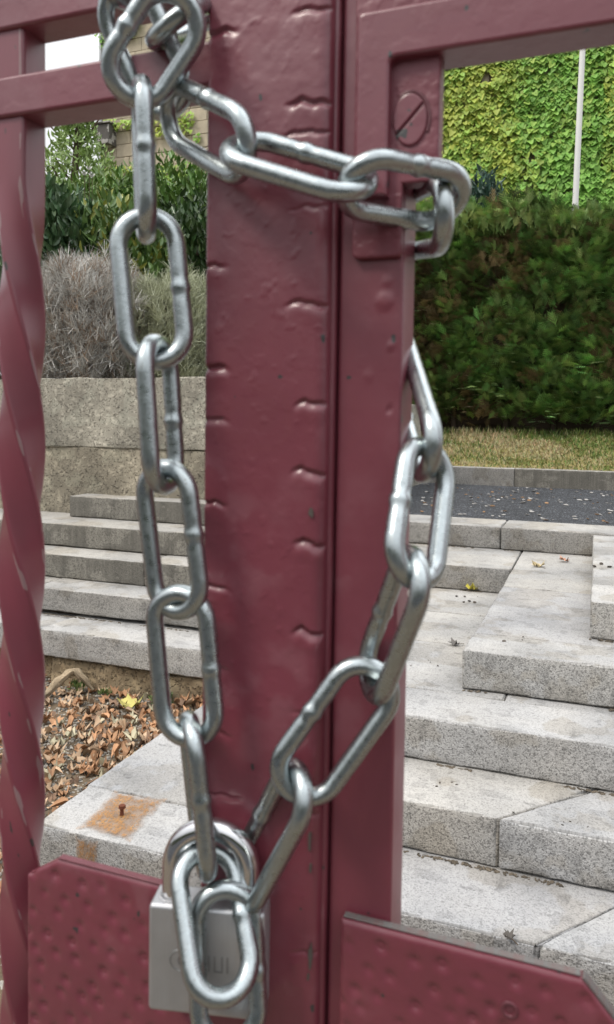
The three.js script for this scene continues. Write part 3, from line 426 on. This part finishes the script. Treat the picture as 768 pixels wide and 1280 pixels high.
// ---------------------------------------------------------------- leaf litter, pebbles, single leaves
{
  const bed = (n, f) => { const L = []; while (L.length < n) { const x = rr(-4.2, -1.77), z = rr(-3.68, -1.6); L.push(f(x, z)); } return L; };
  const pebble = new THREE.IcosahedronGeometry(1, 0);
  const pm = inst('pebbles', pebble, std({ roughness: 0.9 }), bed(8000, (x, z) => { const s = rr(0.003, 0.013) * rr(0.6, 1), k = rr(0.12, 1); return { m: mat4(V(x, s * 0.3, z), rr(0, 3), rr(0, 3), 0, V(s * rr(0.8, 1.6), s * 0.7, s)), c: lin(0.42 * k, 0.39 * k, 0.34 * k) }; }));
  pm.userData.label = 'small grey pebbles under the fallen leaves'; pm.userData.category = 'pebbles'; scene.add(pm);
  const litter = thing('leaf_litter', 'brown and orange fallen leaves on the soil beside the granite slab', 'fallen leaves', undefined, 'stuff');
  for (const [leaf, count] of [[mapleLeaf, 1500], [lanceLeaf.clone().scale(1.7, 1, 2.4), 1300]]) inst('dry_leaves', leaf, dryMat, bed(count, (x, z) => {
    const heap = smooth(-2.7, -1.9, x) * smooth(-2.35, -3.0, z), y = 0.006 + rnd() * (0.012 + 0.055 * heap * rnd()), k = rr(0.65, 1.25), t = rnd();
    const c = t < 0.45 ? lin(0.42 * k, 0.235 * k, 0.125 * k) : t < 0.74 ? lin(0.48 * k, 0.34 * k, 0.22 * k) : t < 0.88 ? lin(0.2 * k, 0.125 * k, 0.08 * k) : lin(0.42 * k, 0.38 * k, 0.26 * k);
    if (rnd() > 0.34 + 0.6 * heap) return { m: mat4(V(x, 0.004, z), -1.5, rr(0, 6.3), 0, rr(0.01, 0.022)), c };
    return { m: mat4(V(x, y, z), -Math.PI / 2 + rr(-0.75, 0.75), rr(0, 6.3), rr(-0.6, 0.6), V(rr(0.028, 0.06), rr(0.035, 0.07), rr(0.05, 0.13))), c };
  }), litter);
  const one = (px, py, y, s, rx, ry, c, label) => { const p = atY(px, py, y), o = thing('fallen_leaf', label, 'leaf', 'single fallen leaves'); o.position.set(p.x, y + 0.006, p.z); const m = part('blade', mapleLeaf, std({ color: c, roughness: 0.8, side: THREE.DoubleSide }), o); m.scale.set(s, s, s * 1.2); m.rotation.set(rx, ry, 0.1, 'YXZ'); const st = part('stalk', new THREE.CylinderGeometry(0.0015, 0.0015, s * 0.7, 5).translate(0, -s * 0.35, 0), bark, o); st.rotation.copy(m.rotation); };
  one(165, 886, 0.03, 0.1, -1.3, 0.7, lin(0.5, 0.45, 0.14), 'large pale yellow leaf lying on the brown leaf litter');
  one(596, 738, YC, 0.1, -1.25, 1.6, lin(0.52, 0.46, 0.07), 'yellow leaf on the landing below the second riser');
  one(676, 709, YD, 0.07, -1.45, 0.6, lin(0.5, 0.4, 0.22), 'pale tan leaf on the upper granite landing');
  one(708, 702, YD, 0.06, -1.3, 2.2, lin(0.5, 0.27, 0.18), 'small pinkish leaf against the top riser');
  one(640, 1176, YA, 0.03, -1.2, 1.0, lin(0.08, 0.07, 0.06), 'tiny dark leaf on the lowest granite step');
  one(572, 806, YC, 0.05, -1.5, 2, lin(0.12, 0.11, 0.1), 'small dark leaf beside the corner of the granite landing');
  const crumbs = []; const crumb = (px, py, y, n, s) => { for (let i = 0; i < n; i++) { const p = atY(px + rr(-18, 18), py + rr(-5, 5), y), q = rr(0.3, 1) * s, k = rr(0.3, 1); crumbs.push({ m: mat4(V(p.x, y + q * 0.3, p.z), rr(0, 3), rr(0, 3), 0, V(q * 1.4, q * 0.5, q)), c: lin(0.09 * k, 0.075 * k, 0.06 * k) }); } };
  crumb(585, 750, YC, 5, 0.01); crumb(606, 755, YC, 3, 0.016); crumb(645, 800, YD, 4, 0.01); crumb(755, 706, YE, 3, 0.012); crumb(660, 1015, YB, 5, 0.004); crumb(720, 1030, YB, 5, 0.004); crumb(530, 830, YC, 4, 0.006); crumb(560, 980, YB, 5, 0.005);
  for (let i = 0; i < 260; i++) { const x = rr(-2, 1), z = rr(-9.5, -6.2), q = rr(0.005, 0.018), k = rr(0.3, 1); crumbs.push({ m: mat4(V(x, YE + 0.006, z), rr(0, 0.6), rr(0, 3), 0, V(q * 1.5, q * 0.3, q)), c: rnd() < 0.75 ? lin(0.5 * k, 0.48 * k, 0.45 * k) : lin(0.34 * k, 0.2 * k, 0.1 * k) }); }
  // dirt that gathers where treads meet risers
  for (const [xa, xb, y, z] of [[-1.0, 0.6, YA, -2.400], [-1.0, 0.6, YB, -2.716], [-0.47, 0.6, YC, -3.08], [0.0, 0.6, YD, -3.458], [-1.3, -0.47, YC, -4.94], [-1.5, 0, YD, -5.685], [-3.2, -1.9, YB, -3.9]]) for (let i = 0; i < 190 * (xb - xa); i++) {
    const x = rr(xa, xb); if (vnoise(x * 7, y * 40, 2) < 0.5) continue; const q = rr(0.0015, 0.006), k = rr(0.3, 1); crumbs.push({ m: mat4(V(x, y + q * 0.2, z + 0.002 + 0.016 * rnd() * rnd()), rr(0, 0.5), rr(0, 3), 0, V(q * 2, q * 0.6, q)), c: lin(0.16 * k, 0.13 * k, 0.095 * k) });
  }
  const cm = inst('crumbs', pebble, std({ roughness: 0.9 }), crumbs); cm.userData.label = 'scattered crumbs of soil and leaf on the granite and asphalt'; cm.userData.category = 'debris'; scene.add(cm);
  for (const [px, py, s] of [[100, 866, 0.05], [222, 872, 0.06], [140, 868, 0.04]]) { const p = atY(px, py, 0); shrub('weed', 'small green weed at the foot of the side steps', 'weed', V(p.x, s * 0.6, Math.max(p.z, -3.55)), V(s, s * 0.7, s), 90, lanceLeaf, s * 0.5, green(0.14, 0.2, 0.06), 'weeds at the foot of the side steps', { base: 0, stems: 3, stemR: 0.002 }); }
  const root = thing('dead_branch', 'pale dead branch lying against the foot of the side steps', 'branch'); const a = atY(58, 868, 0.03), b = atY(95, 838, 0.12); const cv = new THREE.CatmullRomCurve3([a.clone().add(V(-0.1, -0.03, 0.02)), a, a.clone().lerp(b, 0.5).add(V(0, 0.015, 0)), b.setZ(-3.56), b.clone().add(V(0.06, -0.02, 0.01)), b.clone().add(V(0.13, -0.09, 0.0))]), tg = new THREE.TubeGeometry(cv, 40, 0.02, 8), tp = tg.attributes.position, cq = V();
  for (let i = 0; i < tp.count; i++) { const t = Math.floor(i / 9) / 40; cv.getPointAt(Math.min(1, t), cq); const f = 0.15 + 1.05 * Math.sqrt(Math.max(0, Math.sin(Math.PI * Math.min(0.98, t + 0.02)))) * (0.7 + 0.6 * vnoise(t * 14, i % 9, 3)); tp.setXYZ(i, cq.x + (tp.getX(i) - cq.x) * f, cq.y + (tp.getY(i) - cq.y) * f, cq.z + (tp.getZ(i) - cq.z) * f); }
  tg.computeVertexNormals(); part('stick', tg, std({ map: wallMap, color: lin(0.9, 0.75, 0.6), roughness: 1 }), root);
}

// ---------------------------------------------------------------- gate leaves
const ZF = -0.262, RAIL0 = 1.6758, RAIL1 = 1.6925, UP0 = 1.7118, UP1 = 1.729, PT = 1.3655;
function roundRect(x0, x1, z0, z1, r, nFront) {           // outline for sweepY: front goes right to left
  const P = [], arc = (cx, cz, a0, rad) => { for (let i = 0; i <= 5; i++) { const a = a0 + i / 5 * Math.PI / 2; P.push([cx + rad * Math.cos(a), cz + rad * Math.sin(a)]); } };
  arc(x1 - r[0], z1 - r[0], 0, r[0]); for (let i = 1; i < nFront; i++) P.push([x1 - r[0] - (x1 - r[0] - x0 - r[1]) * i / nFront, z1]);
  arc(x0 + r[1], z1 - r[1], Math.PI / 2, r[1]); arc(x0 + 0.002, z0 + 0.002, Math.PI, 0.002); arc(x1 - 0.002, z0 + 0.002, 1.5 * Math.PI, 0.002); return P;
}
const xz = (px, z) => atZ(px, 530, z).x;
function bar(cx, cz, parent, y0 = 0.14, y1 = 1.9) {       // twisted square bar
  const s = 0.0150, o = roundRect(-s / 2, s / 2, -s / 2, s / 2, [0.0018, 0.0018], 5), ys = [y0, ...range(0.9, 1.76, 430), y1];
  const fn = (x, y, z) => { const t = Math.max(0, 1.652 - Math.max(y, 1.0)), a = 2 * Math.PI * (t - 0.012 * (1 - Math.exp(-t / 0.012))) / 0.212 , c = Math.cos(a), n = Math.sin(a), w = 1 + 0.02 * (fbm3(x * 200, y * 60, z * 200, 2) - 0.5); return [cx + w * (x * c + z * n), y, cz + w * (-x * n + z * c)]; };
  return part('twisted_bar', sweepY(o, ys, fn, 1 / 0.0569), paintBar, parent);
}
function railGeo(x0, x1, y0, y1, z0, z1) { return boxUV(new RoundedBoxGeometry(x1 - x0, y1 - y0, z1 - z0, 3, 0.0016).translate((x0 + x1) / 2, (y0 + y1) / 2, (z0 + z1) / 2)); }
function dimpledPlate(x0, x1, y0, y1, zf, thick, cut, cutRight, ph) {
  const top = (x) => cutRight ? (x > x1 - cut[0] ? y1 - cut[1] * (x - x1 + cut[0]) / cut[0] : y1) : (x < x0 + cut[0] ? y1 - cut[1] * (x0 + cut[0] - x) / cut[0] : y1);
  const nx = Math.round((x1 - x0) / 0.0008), ny = Math.round((y1 - y0) / 0.0009), P = [], U = [], I = [];
  const dents = []; for (let j = 0; j * 0.0082 < y1 - y0 + 0.02; j++) for (let i = -1; i * 0.0115 < x1 - x0 + 0.02; i++) dents.push([x0 + 0.004 + (i + (j % 2 ? 0.5 : 0)) * 0.0115 + (hash(i + 50, j, ph) - 0.5) * 0.0048, y1 - 0.008 - j * 0.0082 + (hash(i + 50, j, ph + 1) - 0.5) * 0.004, 0.5 + 0.7 * hash(i + 50, j, ph + 2)]);
  const grid = {}; dents.forEach((d) => { const k = `${Math.floor(d[0] / 0.012)},${Math.floor(d[1] / 0.012)}`; (grid[k] ??= []).push(d); });
  for (let j = 0; j <= ny; j++) for (let i = 0; i <= nx; i++) {
    const x = x0 + (x1 - x0) * i / nx, y = y0 + (top(x) - y0) * j / ny; let h = 0.0005 * (fbm3(x * 90, y * 90, 7, 3) - 0.5);
    const gx = Math.floor(x / 0.012), gy = Math.floor(y / 0.012);
    for (let b = -1; b < 2; b++) for (let a = -1; a < 2; a++) for (const d of grid[`${gx + a},${gy + b}`] ?? []) { const q = ((x - d[0]) ** 2 + (y - d[1]) ** 2) / (0.0019 ** 2); if (q < 5) h -= 0.0013 * d[2] * Math.exp(-q); }
    const e = Math.min(i, nx - i, j, ny - j); P.push(x, y, zf + h - (e === 0 ? 0.0009 : e === 1 ? 0.0002 : 0)); U.push(x, y);
  }
  for (let j = 0; j < ny; j++) for (let i = 0; i < nx; i++) { const a = j * (nx + 1) + i, b = a + nx + 1; I.push(a, a + 1, b, a + 1, b + 1, b); }
  const g = new THREE.BufferGeometry(); g.setAttribute('position', new THREE.Float32BufferAttribute(P, 3)); g.setAttribute('uv', new THREE.Float32BufferAttribute(U, 2)); g.setIndex(I); g.computeVertexNormals();
  const s = new THREE.Shape(); s.moveTo(x0, y0); s.lineTo(x1, y0); s.lineTo(x1, top(x1)); if (cutRight) s.lineTo(x1 - cut[0], y1); else s.lineTo(x1, y1); if (!cutRight) s.lineTo(x0 + cut[0], y1); else s.lineTo(x0, y1); s.lineTo(x0, top(x0));
  const e = new THREE.ExtrudeGeometry(s, { depth: thick, bevelEnabled: false }); e.translate(0, 0, zf - thick - 0.0009);
  const a = g.toNonIndexed(), b = boxUV(e); return mergeGeometries([a, b].map((q) => { for (const k of Object.keys(q.attributes)) if (!['position', 'normal', 'uv'].includes(k)) q.deleteAttribute(k); return q; }));
}
// ---- left leaf
const leafL = thing('gate_leaf', 'maroon painted iron gate leaf with twisted bar and wide notched stile', 'gate', 'gate leaves');
const XL0 = xz(255, ZF), XL1 = xz(411, ZF - 0.004), CUT = atZ(398, 530, ZF).x;
{
  const nick = []; const addN = (px, py, side, len, s) => { const p = atZ(px, py, ZF); const q = hash(px, py, 3), q2 = hash(py, px, 4); nick.push([p.x, p.y, side, len * (0.8 + 0.45 * q), s * (0.65 + 0.7 * q2), (q - 0.5) * 0.16, 0.6 + 0.9 * q2]); };
  for (const [y, l, s] of [[40, 48, 1], [330, 40, 1], [455, 44, 1.2], [522, 36, 0.9], [625, 38, 1.2], [730, 44, 1], [828, 44, 0.6], [912, 40, 0.6], [990, 46, 0.7], [1108, 30, 0.6]]) addN(255, y, -1, l / 3300, s * 1.25);
  for (const [y, l, s] of [[6, 34, 0.9], [121, 38, 1.2], [161, 42, 1.2], [255, 40, 0.9], [375, 36, 1.1], [499, 34, 1.1], [585, 32, 1.0], [674, 34, 1.1], [786, 36, 1.1], [890, 36, 0.9], [1015, 36, 0.8], [1192, 44, 1.1]]) addN(394, y, 1, l / 3400, s);
  const fn = (x, y, z) => {
    if (z < ZF - 0.003) return [x, y, z]; let h = 0.0005 * (fbm3(x * 45, y * 30, 3, 3) - 0.5);
    for (const [nx, ny, sd, len, s, tilt, wd] of nick) {
      const u = (x - nx) * -sd; if (u < -0.006 || u > len * 1.15) continue; const uu = Math.max(0, u) / len;
      const cy = ny + tilt * u - 0.0026 * wd * Math.abs(uu - 0.2 - 0.25 * wd) * (sd > 0 ? 1.2 : 1) + 0.0003 * Math.sin(u * 900 + ny * 300), dy = y - cy; if (Math.abs(dy) > 0.012) continue;
      const fade = 1 - smooth(0.55, 1.1, uu); h += s * fade * (dy > 0 ? -0.001 * Math.exp(-((dy / (0.00042 * wd)) ** 2)) : 0.0002 * smooth(0, -0.002, dy) * (1 - smooth(-0.004, -0.010, dy)) - 0.001 * Math.exp(-((dy / (0.0016 * wd)) ** 2)));
    }
    h += 0.00012 * smooth(0.7, 0.82, fbm3(x * 260, y * 260, 9, 2)) + 0.00022 * (fbm3(x * 320, y * 320, 19, 2) - 0.5) * smooth(1.55, 1.72, y);
    return [x, y, z + h];
  };
  part('stile', sweepY(roundRect(XL0, XL1, -0.290, ZF, [0.0045, 0.0015], 62), [0.04, 0.6, 1.15, ...range(1.27, 1.735, 760), 1.95], fn), paint, leafL);
  const chipMat = std({ color: lin(0.075, 0.06, 0.052), roughness: 0.8 });
  for (const [px, py, w, h] of [[389, 641, 3.5, 6], [387, 1052, 2, 13], [388, 1085, 1.5, 7], [388, 1196, 3, 16], [385, 1222, 1.5, 5], [261, 1010, 1.5, 3]]) {
    const c = atZ(px, py, ZF + 0.0006), sh = new THREE.Shape(); for (let i = 0; i <= 14; i++) { const a = i / 14 * Math.PI * 2, r = 0.7 + 0.55 * hash(i % 14, px, py), x = Math.cos(a) * r * w / 3500, y = Math.sin(a) * r * h / 3500; i ? sh.lineTo(x, y) : sh.moveTo(x, y); }
    part('paint_chip', new THREE.ExtrudeGeometry(sh, { depth: 0.0008, bevelEnabled: false }).translate(c.x, c.y, c.z - 0.0008), chipMat, leafL);
  }
  part('rail', railGeo(-0.72, XL0 + 0.003, RAIL0, RAIL1, -0.279, ZF), paint, leafL); part('rail', railGeo(-0.72, XL0 + 0.003, UP0, UP1, -0.279, ZF), paint, leafL); part('rail', railGeo(-0.72, XL0 + 0.003, 0.12, 0.14, -0.279, ZF), paint, leafL);
  part('stop_strip', railGeo(XL1 - 0.002, xz(420, -0.269) - 0.0003, 0.05, 1.94, -0.287, -0.2668), paintSmooth, leafL);
  const bx = xz(27.5, -0.2712); for (let i = 0; i < 5; i++) bar(bx - 0.098 * i, -0.2712, leafL);
  const p0 = xz(33, -0.2575), cutX = xz(72, -0.2575) - p0;
  part('dimpled_plate', dimpledPlate(p0, XL0 - 0.0004, 1.20, PT, -0.2575, 0.003, [cutX, 0.010], false, 3), paint, leafL);
  part('worn_edge', new RoundedBoxGeometry(XL0 - 0.0006 - p0 - cutX, 0.0009, 0.0032, 1, 0.0003).translate((XL0 + p0 + cutX) / 2, PT + 0.0006, -0.2594), paintSmooth, leafL);
}
// ---- right leaf
const leafR = thing('gate_leaf', 'maroon painted iron gate leaf with slotted screw and low dimpled plate', 'gate', 'gate leaves');
const ZS = -0.269, XR0 = xz(420, ZS), XR1 = xz(501, ZS);
{
  const bumps = [[481, 376, 0.0030, 0.0006], [489, 432, 0.0014, 0.0005], [511, 456, 0.0016, 0.0006], [484, 352, 0.0018, 0.0003], [460, 470, 0.002, 0.0002], [487, 512, 0.0012, -0.0006]].map(([px, py, r, h]) => { const p = atZ(px, py, ZS); return [p.x, p.y, r, h]; });
  const fn = (x, y, z) => { if (z < ZS - 0.002) return [x, y, z]; let h = 0.00035 * (fbm3(x * 50, y * 25, 5, 3) - 0.5); for (const [bx, by, r, k] of bumps) { const q = ((x - bx) ** 2 + (y - by) ** 2) / r ** 2; if (q < 6) h += k * Math.exp(-q * q); } return [x, y, z + h]; };
  part('stile', sweepY(roundRect(XR0, XR1, -0.288, ZS, [0.0012, 0.002], 34), [0.04, 0.6, 1.15, ...range(1.27, 1.735, 420), 1.95], fn), paintSmooth, leafR);
  // strap turning into the rail
  const s0 = xz(438, ZF), s1 = xz(478, ZF), sb = atZ(460, 246, ZF).y, L = new THREE.Shape();
  L.moveTo(s0, sb); L.lineTo(s1, sb); L.lineTo(s1, RAIL0 - 0.003); L.quadraticCurveTo(s1, RAIL0, s1 + 0.003, RAIL0); L.lineTo(0.62, RAIL0); L.lineTo(0.62, RAIL1); L.lineTo(s0 + 0.003, RAIL1); L.quadraticCurveTo(s0, RAIL1, s0, RAIL1 - 0.003);
  const g = new THREE.ExtrudeGeometry(L, { depth: 0.0146, bevelEnabled: true, bevelSize: 0.0012, bevelOffset: -0.0012, bevelThickness: 0.0012, bevelSegments: 3, curveSegments: 6 }); g.translate(0, 0, -0.279 + 0.0012);
  part('rail', boxUV(g), paint, leafR); part('rail', railGeo(XR1 - 0.003, 0.62, UP0, UP1, -0.279, ZF), paint, leafR); part('rail', railGeo(XR1 - 0.003, 0.62, 0.12, 0.14, -0.279, ZF), paint, leafR);
  const a0 = xz(436, -0.266), a1 = xz(497, -0.266), a2 = xz(541, -0.266), yb = atZ(470, 322, -0.266).y, ym = atZ(540, 226, -0.266).y, K = new THREE.Shape();
  K.moveTo(a0 + 0.003, yb); K.lineTo(a1 - 0.002, yb); K.quadraticCurveTo(a1, yb, a1, yb + 0.002); K.lineTo(a1, ym); K.lineTo(a2, ym); K.lineTo(a2, 1.76); K.lineTo(a0, 1.76); K.lineTo(a0, yb + 0.003); K.quadraticCurveTo(a0, yb, a0 + 0.003, yb);
  const kg = new THREE.ExtrudeGeometry(K, { depth: 0.006, bevelEnabled: true, bevelSize: 0.0009, bevelThickness: 0.0009, bevelOffset: -0.0009, bevelSegments: 3 }); kg.translate(0, 0, -0.266 - 0.0069);
  const plate = part('lock_plate', boxUV(kg), paintThick, leafR);
  const sc = atZ(513, 150, -0.266), half = (sgn) => { const h = new THREE.Shape(); h.absarc(0, 0, 0.0058, 0, Math.PI); const e = new THREE.ExtrudeGeometry(h, { depth: 0.0006, bevelEnabled: true, bevelSize: 0.0005, bevelThickness: 0.0006, bevelOffset: -0.0005, bevelSegments: 2, curveSegments: 20 }); e.translate(0, 0.00035, 0); if (sgn < 0) e.rotateZ(Math.PI); e.rotateZ(0.62); e.scale(1, 1.48, 1); e.translate(sc.x, sc.y, sc.z - 0.0003); return boxUV(e); };
  part('screw_head', half(1), paint, plate); part('screw_head', half(-1), paint, plate);
  const tor = new THREE.TorusGeometry(0.0068, 0.0006, 8, 40, 2.6).rotateZ(-0.5).scale(1, 1.42, 1).translate(sc.x, sc.y, sc.z); part('screw_rim', tor, paint, plate);
  for (let i = 0; i < 5; i++) bar(0.036 + 0.098 * i, -0.2712, leafR);
  const p0 = xz(437, -0.2635), px1 = xz(800, -0.2635), cutX = px1 - xz(750, -0.2635);
  const dp = part('dimpled_plate', dimpledPlate(p0, px1, 1.20, PT + 0.001, -0.2635, 0.0045, [cutX, 0.013], true, 9), paint, leafR);
  part('worn_edge', new RoundedBoxGeometry(px1 - cutX - p0 - 0.001, 0.0007, 0.003, 1, 0.0003).translate((p0 + px1 - cutX) / 2, PT + 0.0016, -0.2664), bareSteel, dp);
  const ce = new RoundedBoxGeometry(Math.hypot(cutX, 0.013), 0.0009, 0.0044, 1, 0.0003); ce.rotateZ(-Math.atan2(0.013, cutX)); part('worn_edge', ce.translate(px1 - cutX / 2 + 0.0003, PT + 0.001 - 0.0065 + 0.0006, -0.2664), bareSteel, dp);
  const bh = atZ(637, 1262, -0.2635); part('bolt_rim', new THREE.TorusGeometry(0.0024, 0.0007, 8, 24).translate(bh.x, bh.y, bh.z), paint, dp); part('bolt_end', new THREE.SphereGeometry(0.0015, 12, 8).scale(1, 1, 0.3).translate(bh.x, bh.y, bh.z - 0.0002), paint, dp);
}

// ---------------------------------------------------------------- padlock
const ZP = -0.252;
{
  const o = thing('padlock', 'square satin steel padlock with chrome shackle hanging from the chain', 'padlock'); const c = atZ(263, 1188, ZP); o.position.copy(c); o.rotation.y = 0.24;
  const w = 0.0438, h = 0.0408, d = 0.014, s = new THREE.Shape(), r = 0.002; s.moveTo(-w / 2 + r, -h / 2); s.lineTo(w / 2 - r, -h / 2); s.quadraticCurveTo(w / 2, -h / 2, w / 2, -h / 2 + r); s.lineTo(w / 2, h / 2 - r); s.quadraticCurveTo(w / 2, h / 2, w / 2 - r, h / 2); s.lineTo(-w / 2 + r, h / 2); s.quadraticCurveTo(-w / 2, h / 2, -w / 2, h / 2 - r); s.lineTo(-w / 2, -h / 2 + r); s.quadraticCurveTo(-w / 2, -h / 2, -w / 2 + r, -h / 2);
  const g = new THREE.ExtrudeGeometry(s, { depth: d - 0.003, bevelEnabled: true, bevelSize: 0.0015, bevelOffset: -0.0015, bevelThickness: 0.0015, bevelSegments: 4, curveSegments: 8 }).translate(0, 0, -d / 2 + 0.0015);
  const brush = tex(512, (u, v) => { const n = tnoise(u * 220, v * 6, 220, 5) * 0.6 + tfbm(u, v, 5, 4, 7) * 0.4; return [0, 0.36 + 0.22 * n, 0]; }, false, 12);
  const satin = std({ map: tex(256, (u, v) => { const k = 0.85 + 0.3 * tfbm(u, v, 6, 4, 17); return E3(0.5 * k, 0.507 * k, 0.52 * k); }, true, 14), metalness: 0.85, roughness: 1, roughnessMap: brush, bumpMap: tex(512, (u, v) => tnoise(u * 200, v * 5, 200, 8), false, 12), bumpScale: 0.00004 });
  part('body', boxUV(g), satin, o);
  const hr = 0.0146, ly = 0.0118, cv = new THREE.CurvePath(); const yb = h / 2 - 0.004; cv.add(new THREE.LineCurve3(V(-hr, yb, 0), V(-hr, yb + ly + 0.004, 0)));
  class Arc extends THREE.Curve { getPoint(t, q = V()) { const a = Math.PI * (1 - t); return q.set(Math.cos(a) * hr, yb + ly + 0.004 + Math.sin(a) * hr * 1.02, 0); } }
  cv.add(new Arc()); cv.add(new THREE.LineCurve3(V(hr, yb + ly + 0.004, 0), V(hr, yb, 0)));
  const sh = part('shackle', new THREE.TubeGeometry(cv, 90, 0.0041, 20), chrome, o);
  for (const k of [-1, 1]) part('shackle_collar', new THREE.TorusGeometry(0.0048, 0.0007, 8, 28).rotateX(Math.PI / 2).translate(k * hr, h / 2, 0), satin, o);
  // worn engraving
  const em = std({ color: lin(0.3, 0.3, 0.3), metalness: 0.75, roughness: 0.5 });
  const ring = new THREE.TorusGeometry(0.0044, 0.00022, 6, 40).scale(1.15, 0.95, 1).translate(-0.0085, 0.0002, d / 2 + 0.00005), inner = new THREE.TorusGeometry(0.0024, 0.00022, 6, 30, 5).rotateZ(0.6).translate(-0.008, 0.0002, d / 2 + 0.00005); part('engraved_emblem', mergeGeometries([ring, inner]), em, o);
  const bars = []; const st = (x, y, a, b) => bars.push(new THREE.BoxGeometry(a, b, 0.0003).translate(x, y, d / 2 + 0.00005)); st(0.0012, 0, 0.0006, 0.006); st(0.0034, 0, 0.0006, 0.006); st(0.0062, 0, 0.0006, 0.006); st(0.0048, -0.0028, 0.0026, 0.0006); st(0.0082, 0, 0.0006, 0.006);
  part('engraved_lettering', mergeGeometries(bars), em, o);
}

// ---------------------------------------------------------------- chain
const WIRE = 0.0034, WC = 0.0213;
function linkGeo(pitch, k) {
  const Lc = pitch + 2 * WIRE, s = (Lc - WC) / 2, R = WC / 2, segs = [], n = 14;        // centre line: two straights and two half circles
  for (let i = 0; i < 26; i++) segs.push([R, -s + 2 * s * i / 26, 1, 0, i / 26]); for (let i = 0; i < n; i++) { const a = Math.PI * i / n; segs.push([R * Math.cos(a), s + R * Math.sin(a) * 1.0, Math.cos(a), Math.sin(a), -1]); }
  for (let i = 0; i < 26; i++) segs.push([-R, s - 2 * s * i / 26, -1, 0, -1]); for (let i = 0; i < n; i++) { const a = Math.PI + Math.PI * i / n; segs.push([R * Math.cos(a), -s + R * Math.sin(a), Math.cos(a), Math.sin(a), -1]); }
  const P = [], U = [], I = [], m = 20, N = segs.length;
  for (let j = 0; j <= N; j++) { const [x, y, nx, ny, t] = segs[j % N]; for (let i = 0; i <= m; i++) { const a = i / m * Math.PI * 2; let r = WIRE * (1 + 0.03 * (fbm3(x * 300 + k * 7, y * 300, i % m * 0.7, 2) - 0.5)); if (t >= 0) { const w = (t - 0.5 - 0.04 * ((k * 37) % 5 - 2)) * 2 * s / 0.0016; r *= 1 + 0.13 * Math.exp(-w * w) - 0.05 * Math.exp(-((Math.abs(w) - 2) ** 2)); } P.push(x + nx * r * Math.cos(a), y + ny * r * Math.cos(a), r * Math.sin(a)); U.push(j / N * 6 + k * 0.37, i / m + k * 0.21); } }
  for (let j = 0; j < N; j++) for (let i = 0; i < m; i++) { const a = j * (m + 1) + i, b = a + m + 1; I.push(a, b, a + 1, a + 1, b, b + 1); }
  const g = new THREE.BufferGeometry(); g.setAttribute('position', new THREE.Float32BufferAttribute(P, 3)); g.setAttribute('uv', new THREE.Float32BufferAttribute(U, 2)); g.setIndex(I); g.computeVertexNormals();
  const Nn = g.attributes.normal, a = V(), b = V(), fix = (p, q) => { a.fromBufferAttribute(Nn, p).add(b.fromBufferAttribute(Nn, q)).normalize(); Nn.setXYZ(p, a.x, a.y, a.z); Nn.setXYZ(q, a.x, a.y, a.z); };
  for (let j = 0; j <= N; j++) fix(j * (m + 1), j * (m + 1) + m); for (let i = 0; i <= m; i++) fix(i, N * (m + 1) + i); return g;
}
{
  const chain = thing('chain', 'galvanised steel chain looped round both gate stiles and locked', 'chain'); let k = 0;
  const link = (p, q, phi, flat) => {
    const ax = q.clone().sub(p), len = ax.length(); ax.normalize(); const c = p.clone().lerp(q, 0.5), v = c.clone().sub(camera.position).normalize(), w0 = ax.clone().cross(v).normalize(), n = ax.clone().cross(w0), r = phi * Math.PI / 180;
    const wide = w0.multiplyScalar(Math.cos(r)).addScaledVector(n, Math.sin(r)).normalize(); if (flat) wide.copy(flat).addScaledVector(ax, -flat.dot(ax)).normalize(); const zz = wide.clone().cross(ax);
    const m = part('chain_link', linkGeo(len, k++), zinc, chain); m.position.copy(c); m.quaternion.setFromRotationMatrix(new THREE.Matrix4().makeBasis(wide, ax, zz)); return m;
  };
  const J = (px, py, z) => atZ(px, py, z);
  // left strand, from the tangle down to the padlock
  const a = [J(177, 119, -0.247), J(183, 282, -0.250), J(197, 440, -0.250), J(206, 596, -0.250), J(224, 753, -0.250), J(238, 912, -0.249), J(256, 1076, -0.250), J(281, 1232, -0.2325)];
  [86, 2, -64, 40, 26, 84, -14].forEach((phi, i) => link(a[i], a[i + 1], phi));
  link(J(281, 1124, -0.248), J(287, 1290, -0.2402), 4);
  // right strand, up to the stile and round behind it
  const b = [J(306, 1106, -0.2585), J(372, 980, -0.2485), J(466, 848, -0.258), J(517, 712, -0.243), J(535, 572, -0.262), J(498, 444, -0.302)];
  [-52, 16, -62, 48, -66].forEach((phi, i) => link(b[i], b[i + 1], phi));
  const back = J(498, 284, -0.318); link(b[5], back, 84);
  // over the front of both stiles
  const t = [J(216, 140, -0.262), J(303, 186, -0.2445), J(446, 229, -0.2462), J(562, 250, -0.2715)];
  [26, -64, 34].forEach((phi, i) => link(t[i], t[i + 1], phi)); link(J(552, 268, -0.266), back, 0, V(-0.12, 1, 0));
  // tangle round the upper rails
  link(J(162, 106, -0.241), J(224, 10, -0.243), 0);
  link(J(152, -4, -0.254), J(212, 126, -0.266), 24);
  link(J(214, 31, -0.252), J(262, 22, -0.296), 66);
  link(J(150, -16, -0.252), J(196, -120, -0.256), 40);
}
renderer.render(scene, camera);
